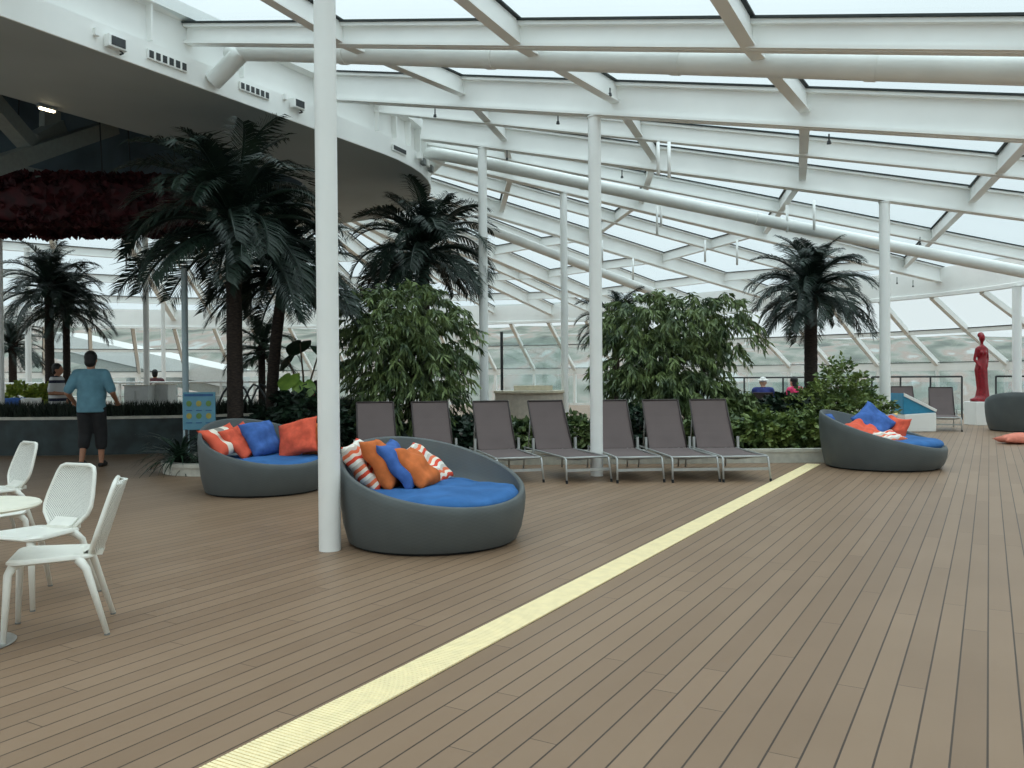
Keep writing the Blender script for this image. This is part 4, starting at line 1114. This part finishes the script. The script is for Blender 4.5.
# blobs: (x, y, z, rx, ry, rz) in the camera-facing frame of the bush
bush(pxr(408, 14.3), 14.3, [(-.55, 0, 2.25, .70, .6, .55), (.10, 0, 2.35, .75, .65, .50), (.62, 0, 1.95, .50, .5, .50), (-.25, -.1, 1.75, .85, .7, .6), (.3, -.1, 1.4, .70, .6, .6), (-.1, -.1, .9, .72, .55, .7), (.35, -.1, .75, .55, .5, .6), (-.85, 0, 2.5, .28, .3, .25), (-.6, -.1, .45, .5, .4, .35)], 13500,
     'tall weeping leafy bush between the tall column and the next column', 'leaf', 31, st((-.5, 0, 2.1, .04), (.1, 0, 2.2, .05), (.5, 0, 1.8, .04), (0, .1, 1.2, .05)), hang=1.0, sprig=16, ll=(.12, .2), lw=.020, zmin=.05)
bush(pxr(672, 15.2), 15.2, [(-.65, 0, 2.15, .60, .6, .50), (-.15, 0, 2.3, .60, .6, .45), (.30, 0, 2.20, .55, .55, .50), (.85, 0, 2.3, .48, .5, .42), (1.15, 0, 1.95, .38, .4, .38), (-.7, -.1, 1.5, .62, .55, .6), (-.1, -.1, 1.45, .70, .6, .65), (.45, -.1, 1.55, .45, .5, .5), (-.5, -.2, .85, .70, .6, .6), (.3, -.2, .8, .7, .6, .55), (1.0, -.1, .65, .4, .4, .4)], 15500,
     'wide weeping leafy bush behind the right half of the loungers', 'leaf', 32, st((-.6, 0, 2.0, .05), (0, 0, 2.1, .05), (.8, 0, 2.1, .05), (1.0, .1, 1.8, .03)), hang=1.0, sprig=16, ll=(.12, .2), lw=.020, zmin=.05)
bush(pxr(838, 15.0), 15.0, [(.05, 0, .95, .42, .4, .40), (.0, 0, 1.25, .22, .22, .22), (-.35, 0, .6, .5, .4, .4), (.28, -.1, .6, .36, .4, .42), (.1, -.3, .45, .75, .45, .4)], 6500,
     'bright green small leaved shrub behind the daybed at the grating end', 'leaf2', 33, st((0, 0, 1.0, .03), (-.3, 0, .6, .02), (.4, 0, .6, .02)), hang=.15, sprig=12, ll=(.07, .11), lw=.026, zmin=.05)
for i, (px, d, sx, sz, lab, mm, nn) in enumerate(((715, 13.9, .45, .38, 'low leafy plant at the right end of the lounger row', 'leaf', 1700), (757, 13.75, .48, .34, 'low bright leaved plant in the middle of the pale ledge', 'leaf2', 2100), (798, 13.8, .46, .36, 'low bright leaved plant beside the daybed at the grating end', 'leaf2', 2100),
     (735, 15.0, .55, .55, 'mid green shrub rising behind the low ledge plants', 'leaf', 2300), (785, 15.3, .55, .55, 'darker shrub at the foot of the right-hand palm', 'leafdeep', 2300), (520, 13.9, .5, .30, 'low plant seen between the third and fourth loungers', 'leaf', 1700), (470, 14.0, .5, .34, 'low plant seen between the second and third loungers', 'leafdeep', 1700), (572, 14.2, .5, .34, 'low plant behind the column among the loungers', 'leaf', 1500), (640, 13.9, .5, .42, 'low dark plant behind the loungers right of the column', 'leafdeep', 1900), (372, 13.9, .45, .45, 'low dark plant behind the leftmost lounger', 'leafdeep', 1600))):
    bush(pxr(px, d), d, [(0, 0, sz*.75, sx, .4, sz*.8)], nn, lab, mm, 40+i, st((0, 0, sz*.9, .02), (.2, 0, sz*.7, .015)), name='shrub', cat='shrub', hang=.25, sprig=8, ll=(.10, .17), lw=.040, zmin=.03)
bush(pxr(22, 20.2), 20.2, [(0, 0, .75, .42, .4, .5)], 1100, 'yellow green bush beyond the hedge at the far left', 'yellowleaf', 61, st((0, 0, .7, .03)), z0=.05, hang=.1, sprig=8, ll=(.1, .16), lw=.05)
bush(pxr(42, 19.8), 19.8, [(0, 0, .75, .34, .3, .45)], 900, 'yellow green bush beside the far pair of palms', 'yellowleaf', 62, st((0, 0, .7, .03)), z0=.05, hang=.1, sprig=8, ll=(.1, .16), lw=.05)
# spiky plant at the rounded end of the white rimmed planter, undergrowth below the palms
def spiky(r, d, z0, n, L, label, seed, m='frond2', lw=.03):
    p = W(r, d); t = thing('spiky_plant', label, 'plant', V((p.x, p.y, z0))); rnd = random.Random(seed); mb = MB()
    for k in range(n):
        a = rnd.uniform(0, 6.28); e = rnd.uniform(.2, 1.35); q = V((0, 0, .02)); pr = None; l = L*rnd.uniform(.7, 1.1)
        sd = V((-sin(a), cos(a), 0))
        for s in range(6):
            f = s/5; w = sd*lw*(1-f)*(.5+1.2*f if f < .4 else 1); cur = (q-w, q+w)
            if pr: mb.add([pr[0], pr[1], cur[1], cur[0]], [(0, 1, 2, 3)])
            pr = cur; q = q+V((cos(a)*cos(e), sin(a)*cos(e), sin(e)))*l/5; e -= .33
    mb.build('leaves', M[m], t); mb = MB(); mb.tube([(0, 0, -.05), (0, 0, .1)], [.06, .04], 8); mb.build('stem', M['bark'], t); return t
spiky(-4.93, 12.3, .12, 110, .88, 'dark spiky plant at the rounded end of the white rimmed planter', 71)
spiky(-4.5, 12.4, .12, 90, .8, 'dark spiky plant behind the left side of the second daybed', 72)
spiky(-3.6, 12.6, .12, 60, .6, 'dark spiky plant right of the tallest palm trunk', 73, 'frond')
bush(-3.25, 13.3, [(0, 0, .55, .5, .4, .5)], 1800, 'low dark shrub under the leaning palm', 'leafdeep', 74, st((0, 0, .5, .02)), name='shrub', cat='shrub', hang=.3, sprig=8, ll=(.12, .2), lw=.04)
bush(-3.75, 13.9, [(0, 0, .5, .5, .4, .45)], 1800, 'low dark shrub behind the tallest palm', 'leafdeep', 75, st((0, 0, .5, .02)), name='shrub', cat='shrub', hang=.3, sprig=8, ll=(.12, .2), lw=.04)
# broad leaved plant by the tall column
def broad(px, d, leaves, label):
    p = W(pxr(px, d), d); t = thing('broadleaf_plant', label, 'plant', V((p.x, p.y, .12)), YAW)
    for (x, y, z, s, tilt, yaw, mm) in leaves:
        mb = MB(); mb.tube([(0, 0, 0), (x*.35, y*.35, z*.7), (x, y, z)], [.022, .017, .010], 7); mb.build('stalk', M['bark'], t, True)
        mb = MB(); N = 22; rim = []
        for k in range(N):
            a = 2*pi*k/N; rr = s*(.85+.22*cos(a)-.55*max(0, cos(a+pi))**8); rr *= 1+.05*cos(5*a)
            rim.append(V((rr*cos(a)*.95, rr*sin(a)*.8, -.25*s*(cos(a)+.2)**2*.6-.08*s*abs(sin(a)))))
        R_ = Matrix.Rotation(yaw, 3, 'Z') @ Matrix.Rotation(tilt, 3, 'Y'); c = V((x, y, z))
        mid = [c+R_ @ (v*.5+V((0, 0, .05*s))) for v in rim]; out = [c+R_ @ v for v in rim]
        mb.add([c]+mid+out, [(0, 1+k, 1+(k+1) % N) for k in range(N)]+[(1+k, 1+N+k, 1+N+(k+1) % N, 1+(k+1) % N) for k in range(N)])
        mb.build('leaf', M[mm], t, True)
broad(305, 13.4, [(-.22, -.1, 1.30, .27, .7, -1.9, 'leafbig'), (.02, -.15, 1.18, .26, .9, -1.3, 'leafbig'), (.25, 0, 1.75, .30, .6, -.4, 'leafdeep'), (-.1, .1, 1.85, .30, .5, 2.4, 'leafdeep'), (.55, .1, 1.55, .28, .9, .2, 'leafdeep'), (-.3, .1, 1.6, .24, .8, 3.0, 'leafdeep')], 'broad leaved plant just left of the tall column')

# ------------------------------------------------------------------ people (local frame: facing +Y, right hand +X)
def person(loc, rz, label, J, cl, hair, skin='skin', vox=.014, H=1.0):
    """J: joints; body one remeshed surface; hair, clothing as children"""
    t = thing('person', label, 'person', loc, rz)
    t.scale = (H, H, H)
    mb = MB(); g = J
    hd = V(g['head'])
    mb.ell(hd, (.078, .098, .118)); mb.ell(hd+V((0, .03, -.06)), (.058, .066, .068))
    mb.cap(V(g['neck'])+V((0, 0, -.05)), hd+V((0, -.01, -.07)), .062, .055)
    mb.cap(hd+V((0, .09, .0)), hd+V((0, .112, -.025)), .012, .016)                       # nose
    mb.ell(hd+V((0, .093, -.062)), (.026, .012, .009)); mb.ell(hd+V((0, .09, -.075)), (.022, .013, .008))   # lips
    for s in (-1, 1):
        mb.ell(hd+V((s*.08, -.008, -.012)), (.013, .022, .033)); mb.ell(hd+V((s*.031, .083, .022)), (.019, .014, .010)); mb.ell(hd+V((s*.034, .08, .045)), (.024, .016, .010))
    ch_, pe = V(g['chest']), V(g['pelvis'])
    mb.cap(V(g['shl']), V(g['shr']), .068, .068); mb.cap(ch_, pe, .145, .15); mb.ell(ch_, (.19, .125, .2)); mb.ell((ch_+pe)/2+V((0, .03, 0)), (.175, .15, .2)); mb.ell(pe, (.185, .14, .15))
    for s, n in ((-1, 'l'), (1, 'r')):
        a, e, w = V(g['sh'+n]), V(g['el'+n]), V(g['wr'+n]); mb.cap(a, e, .06, .045); mb.cap(e, w, .045, .031)
        d = (w-e).normalized(); pm = w+d*.055; mb.ell(pm, (.03, .03, .05), rot=V((0, 0, 1)).rotation_difference(d).to_matrix())
        sd = d.cross(V((0, 0, 1))); sd = sd.normalized() if sd.length > .1 else V((1, 0, 0)); cu = V((-s, .3, 0)).normalized()
        for k, ln in enumerate((.062, .075, .07, .055)):
            o = w+d*.09+sd*(-.033+.022*k); m_ = o+d*ln*.55+cu*.008; mb.cap(o, m_, .0105, .0095, 8); mb.cap(m_, m_+d*ln*.35+cu*.028, .0095, .008, 8)
        o = w+d*.03-sd*.03; mb.cap(o, o+d*.03-sd*.03, .013, .011, 8); mb.cap(o+d*.03-sd*.03, o+d*.062-sd*.034, .011, .009, 8)
        h, k_, an = V(g['hp'+n]), V(g['kn'+n]), V(g['an'+n]); mb.cap(h, k_, .098, .06); mb.cap(k_, an, .062, .038); mb.ell(k_*.65+an*.35+V((0, -.018, 0)), (.058, .058, .12))
        f = V(g.get('ft'+n, (0, 1, 0))).normalized(); mb.cap(an+V((0, 0, -.045))-f*.03, an+f*.15+V((0, 0, -.055)), .035, .028)
    o = mb.build('body', M[skin], t); remesh(o, vox, 3)
    # hair
    mb = MB()
    if hair == 'cap': mb.ell(hd+V((0, -.005, .05)), (.092, .108, .085)); mb.lathe([(.15, .035), (.155, .045), (.09, .07)], hd, 24); nm, hm = 'hat', 'hat'
    else: mb.ell(hd+V((0, -.020, .038)), (.094, .102, .104)); mb.ell(hd+V((0, -.05, -.035)), (.084, .066, .085)); nm, hm = 'hair', hair
    if hair != 'cap' and cl.get('long'): mb.ell(hd+V((0, -.06, -.13)), (.085, .06, .15))
    o = mb.build(nm, M[hm], t); remesh(o, .012, 2)
    # shirt
    mb = MB(); mb.cap(V(g['shl'])+V((.02, 0, .0)), V(g['shr'])+V((-.02, 0, .0)), .083, .083); mb.ell(ch_, (.215, .148, .215)); mb.cap(ch_, pe+V((0, .0, .02)), .165, .172)
    mb.ell((ch_+pe)/2+V((0, .03, 0)), (.215, .178, .22)); mb.lathe([(.19, -.125), (.207, -.12), (.208, -.02), (.20, .12)], pe, 24, 1, .80); mb.cap(V(g['neck'])+V((0, 0, -.08)), V(g['neck'])+V((0, 0, -.035)), .085, .066)
    for n in 'lr':
        a, e = V(g['sh'+n]), V(g['el'+n]); mb.cap(a, a.lerp(e, cl.get('sleeve', .8)), .08, .072)
    o = mb.build('shirt', M[cl['shirt']], t); remesh(o, vox*1.2, 3)
    mb = MB(); mb.ell(pe+V((0, 0, -.03)), (.205, .16, .15))
    for n in 'lr':
        h, k_, an = V(g['hp'+n]), V(g['kn'+n]), V(g['an'+n]); mb.cap(h, k_, .118, .095); mb.cap(k_, k_.lerp(an, cl.get('leg', .3)), .095, .085)
    o = mb.build('trousers', M[cl['legs']], t); remesh(o, vox*1.2, 3)
    for n in 'lr':
        an = V(g['an'+n]); f = V(g.get('ft'+n, (0, 1, 0))).normalized(); mb = MB(); mb.cap(an+V((0, 0, -.068))-f*.04, an+f*.17+V((0, 0, -.072)), .042, .036); mb.cap(an+V((0, 0, -.04))+f*.02, an+f*.12+V((0, 0, -.05)), .042, .036)
        o = mb.build('shoe', M[cl.get('shoe', 'shoe')], t); remesh(o, .012, 2)
    return t
STAND = dict(head=(0, .02, 1.64), neck=(0, 0, 1.50), chest=(0, 0, 1.27), pelvis=(0, 0, .96), shl=(-.20, 0, 1.42), shr=(.20, 0, 1.42), ell=(-.31, -.02, 1.14), elr=(.31, -.02, 1.14), wrl=(-.30, .20, 1.03), wrr=(.30, .20, 1.03),
    hpl=(-.095, 0, .90), hpr=(.095, 0, .90), knl=(-.11, .03, .49), knr=(.12, .0, .49), anl=(-.11, -.06, .10), anr=(.13, .06, .09))
walk = dict(STAND, knl=(-.10, .02, .50), anl=(-.10, -.13, .13), ftl=(0, .9, -.15), knr=(.11, .08, .49), anr=(.12, .05, .10), ell=(-.325, -.06, 1.14), elr=(.325, -.05, 1.14), wrl=(-.31, .17, .99), wrr=(.31, .18, 1.00))
v = FH*1+right0*(-.12); rzf = atan2(v.y, v.x)-pi/2
pm = W(pxr(91, 13.25), 13.25); person(pm, rzf, 'man in a blue t-shirt and dark shorts walking away', walk, dict(shirt='tee', legs='shorts', sleeve=.85, leg=.42), 'hair', vox=.013, H=1.045)
sit = dict(head=(0, .05, 1.20), neck=(0, .0, 1.06), chest=(0, -.02, .86), pelvis=(0, 0, .55), shl=(-.19, -.01, 1.0), shr=(.19, -.01, 1.0), ell=(-.26, .06, .74), elr=(.26, .06, .74), wrl=(-.17, .28, .66), wrr=(.17, .28, .66),
    hpl=(-.10, .03, .53), hpr=(.10, .03, .53), knl=(-.12, .42, .52), knr=(.12, .42, .52), anl=(-.12, .40, .10), anr=(.12, .42, .10))
def outdoor_chair(p, rz, label):
    t = thing('armchair', label, 'chair', p, rz)
    mb = MB(); mb.box((0, .02, .41), (.48, .46, .04)); bevel(mb.build('seat', M['slingdark'], t), .01)
    mb = MB(); mb.bar((0, -.22, .42), (0, -.32, .95), .48, .03); mb.build('backrest', M['slingdark'], t)
    for sx in (-1, 1):
        for sy in (-.2, .22): mb = MB(); mb.tube([(sx*.24, sy, 0), (sx*.24, sy, .42 if sy < 0 else .62)], .014, 8); mb.build('leg', M['dark'], t, True)
        mb = MB(); mb.bar((sx*.24, -.26, .64), (sx*.24, .24, .64), .04, .025); mb.build('arm', M['dark'], t)
    return t
def away(r, d): v = cr(r, d); return atan2(v.y, v.x)-pi/2
for px, d, lab, cl, hr, cls in ((763, 20.6, 'seated person in a blue shirt and white hat behind the low plants', dict(shirt='navy', legs='shorts'), 'cap', 'dark armchair of the person in the white hat'),
                    (795, 20.9, 'seated dark haired person in a bright pink shirt near the right-hand palm', dict(shirt='pink', legs='shorts', long=1), 'hair', 'dark armchair of the person in the pink shirt')):
    p = W(pxr(px, d), d); person(p, away(.3 if px < 780 else -.5, 1), lab, sit, cl, hr, 'skin2', .018); q = W(pxr(px, d), d); outdoor_chair(q, away(.3 if px < 780 else -.5, 1), cls)
p = W(pxr(316, 19.5), 19.5); person(p, away(.2, 1), 'seated person in a red shirt seen just left of the tall column', sit, dict(shirt='redtee', legs='shorts'), 'hair', 'skin', .018); outdoor_chair(p, away(.2, 1), 'dark armchair of the person in the red shirt')
stand2 = dict(STAND, wrl=(-.26, .12, .90), wrr=(.20, .26, 1.12))
p = W(pxr(57, 17.5), 17.5); person(p, away(1, .15), 'person in a striped shirt standing beyond the hedge', stand2, dict(shirt='greytee', legs='shorts'), 'hair', 'skin', .018, H=.985)
p = W(pxr(155, 25.0), 25.0); person(p, away(-.4, 1), 'distant person in a maroon top standing beside the thin column', STAND, dict(shirt='maroon', legs='shorts'), 'hair', 'skin', .02, H=.95)
# chairs with blue towels beyond the hedge
for px, d, lab, tl in ((17, 18.6, 'dark armchair at the far left beyond the hedge', 'blue towel draped on the armchair at the far left'), (33, 18.2, 'dark armchair beyond the hedge left of the striped shirt', 'white towel draped on the armchair left of the striped shirt')):
    p = W(pxr(px, d), d); outdoor_chair(p, away(.6, -.8), lab)
    mb = MB(); vs = []; fs = []; R_ = Matrix.Rotation(away(.6, -.8), 3, 'Z')
    path = [(-.36, .62), (-.375, .80), (-.37, .975), (-.33, .995), (-.285, .975), (-.245, .75), (-.225, .55)]
    for y, z in path:
        for k in range(7): vs.append(p+R_ @ V((-.2+.4*k/6, y+.008*sin(k*2.1), z+.006*cos(k*1.7))))
    fs = [(j*7+k, j*7+k+1, (j+1)*7+k+1, (j+1)*7+k) for j in range(len(path)-1) for k in range(6)]
    mb.add(vs, fs); o = mb.build('towel', M['bluep'] if 'blue' in tl else M['hat'], None, True); s = o.modifiers.new('solid', 'SOLIDIFY'); s.thickness = .012; tag(o, tl, 'towel')

# ------------------------------------------------------------------ daylight
w = bpy.data.worlds.new('overcast sky'); scn.world = w; w.use_nodes = True; nt = w.node_tree
bg = nt.nodes['Background']
tc = nt.nodes.new('ShaderNodeTexCoord'); sx = nt.nodes.new('ShaderNodeSeparateXYZ'); nt.links.new(tc.outputs['Generated'], sx.inputs[0])
# overcast sky: brightest overhead, about a third as bright at the horizon
z = mth(nt, 'MAXIMUM', sx.outputs[2], 0.0)
lum = mth(nt, 'ADD', mth(nt, 'MULTIPLY', mth(nt, 'POWER', z, 3.0), 1.75), .74)
n = nt.nodes.new('ShaderNodeTexNoise'); n.inputs['Scale'].default_value = 3; n.inputs['Detail'].default_value = 4
nt.links.new(tc.outputs['Generated'], n.inputs['Vector'])
lum = mth(nt, 'MULTIPLY', lum, mth(nt, 'ADD', mth(nt, 'MULTIPLY', n.outputs['Fac'], .12), .94))
bg.inputs['Color'].default_value = (.885, .975, 1.0, 1); nt.links.new(lum, bg.inputs['Strength'])
vs_ = scn.view_settings; vs_.view_transform = 'Standard'; vs_.look = 'None'; vs_.gamma = 1; vs_.use_curve_mapping = False; vs_.exposure = 0.38
c = scn.cycles; c.use_denoising = True; c.max_bounces = 10; c.diffuse_bounces = 6; c.glossy_bounces = 3; c.transparent_max_bounces = 24
c.sample_clamp_indirect = 6; c.use_adaptive_sampling = False
try: c.denoiser = 'OPENIMAGEDENOISE'
except Exception: pass
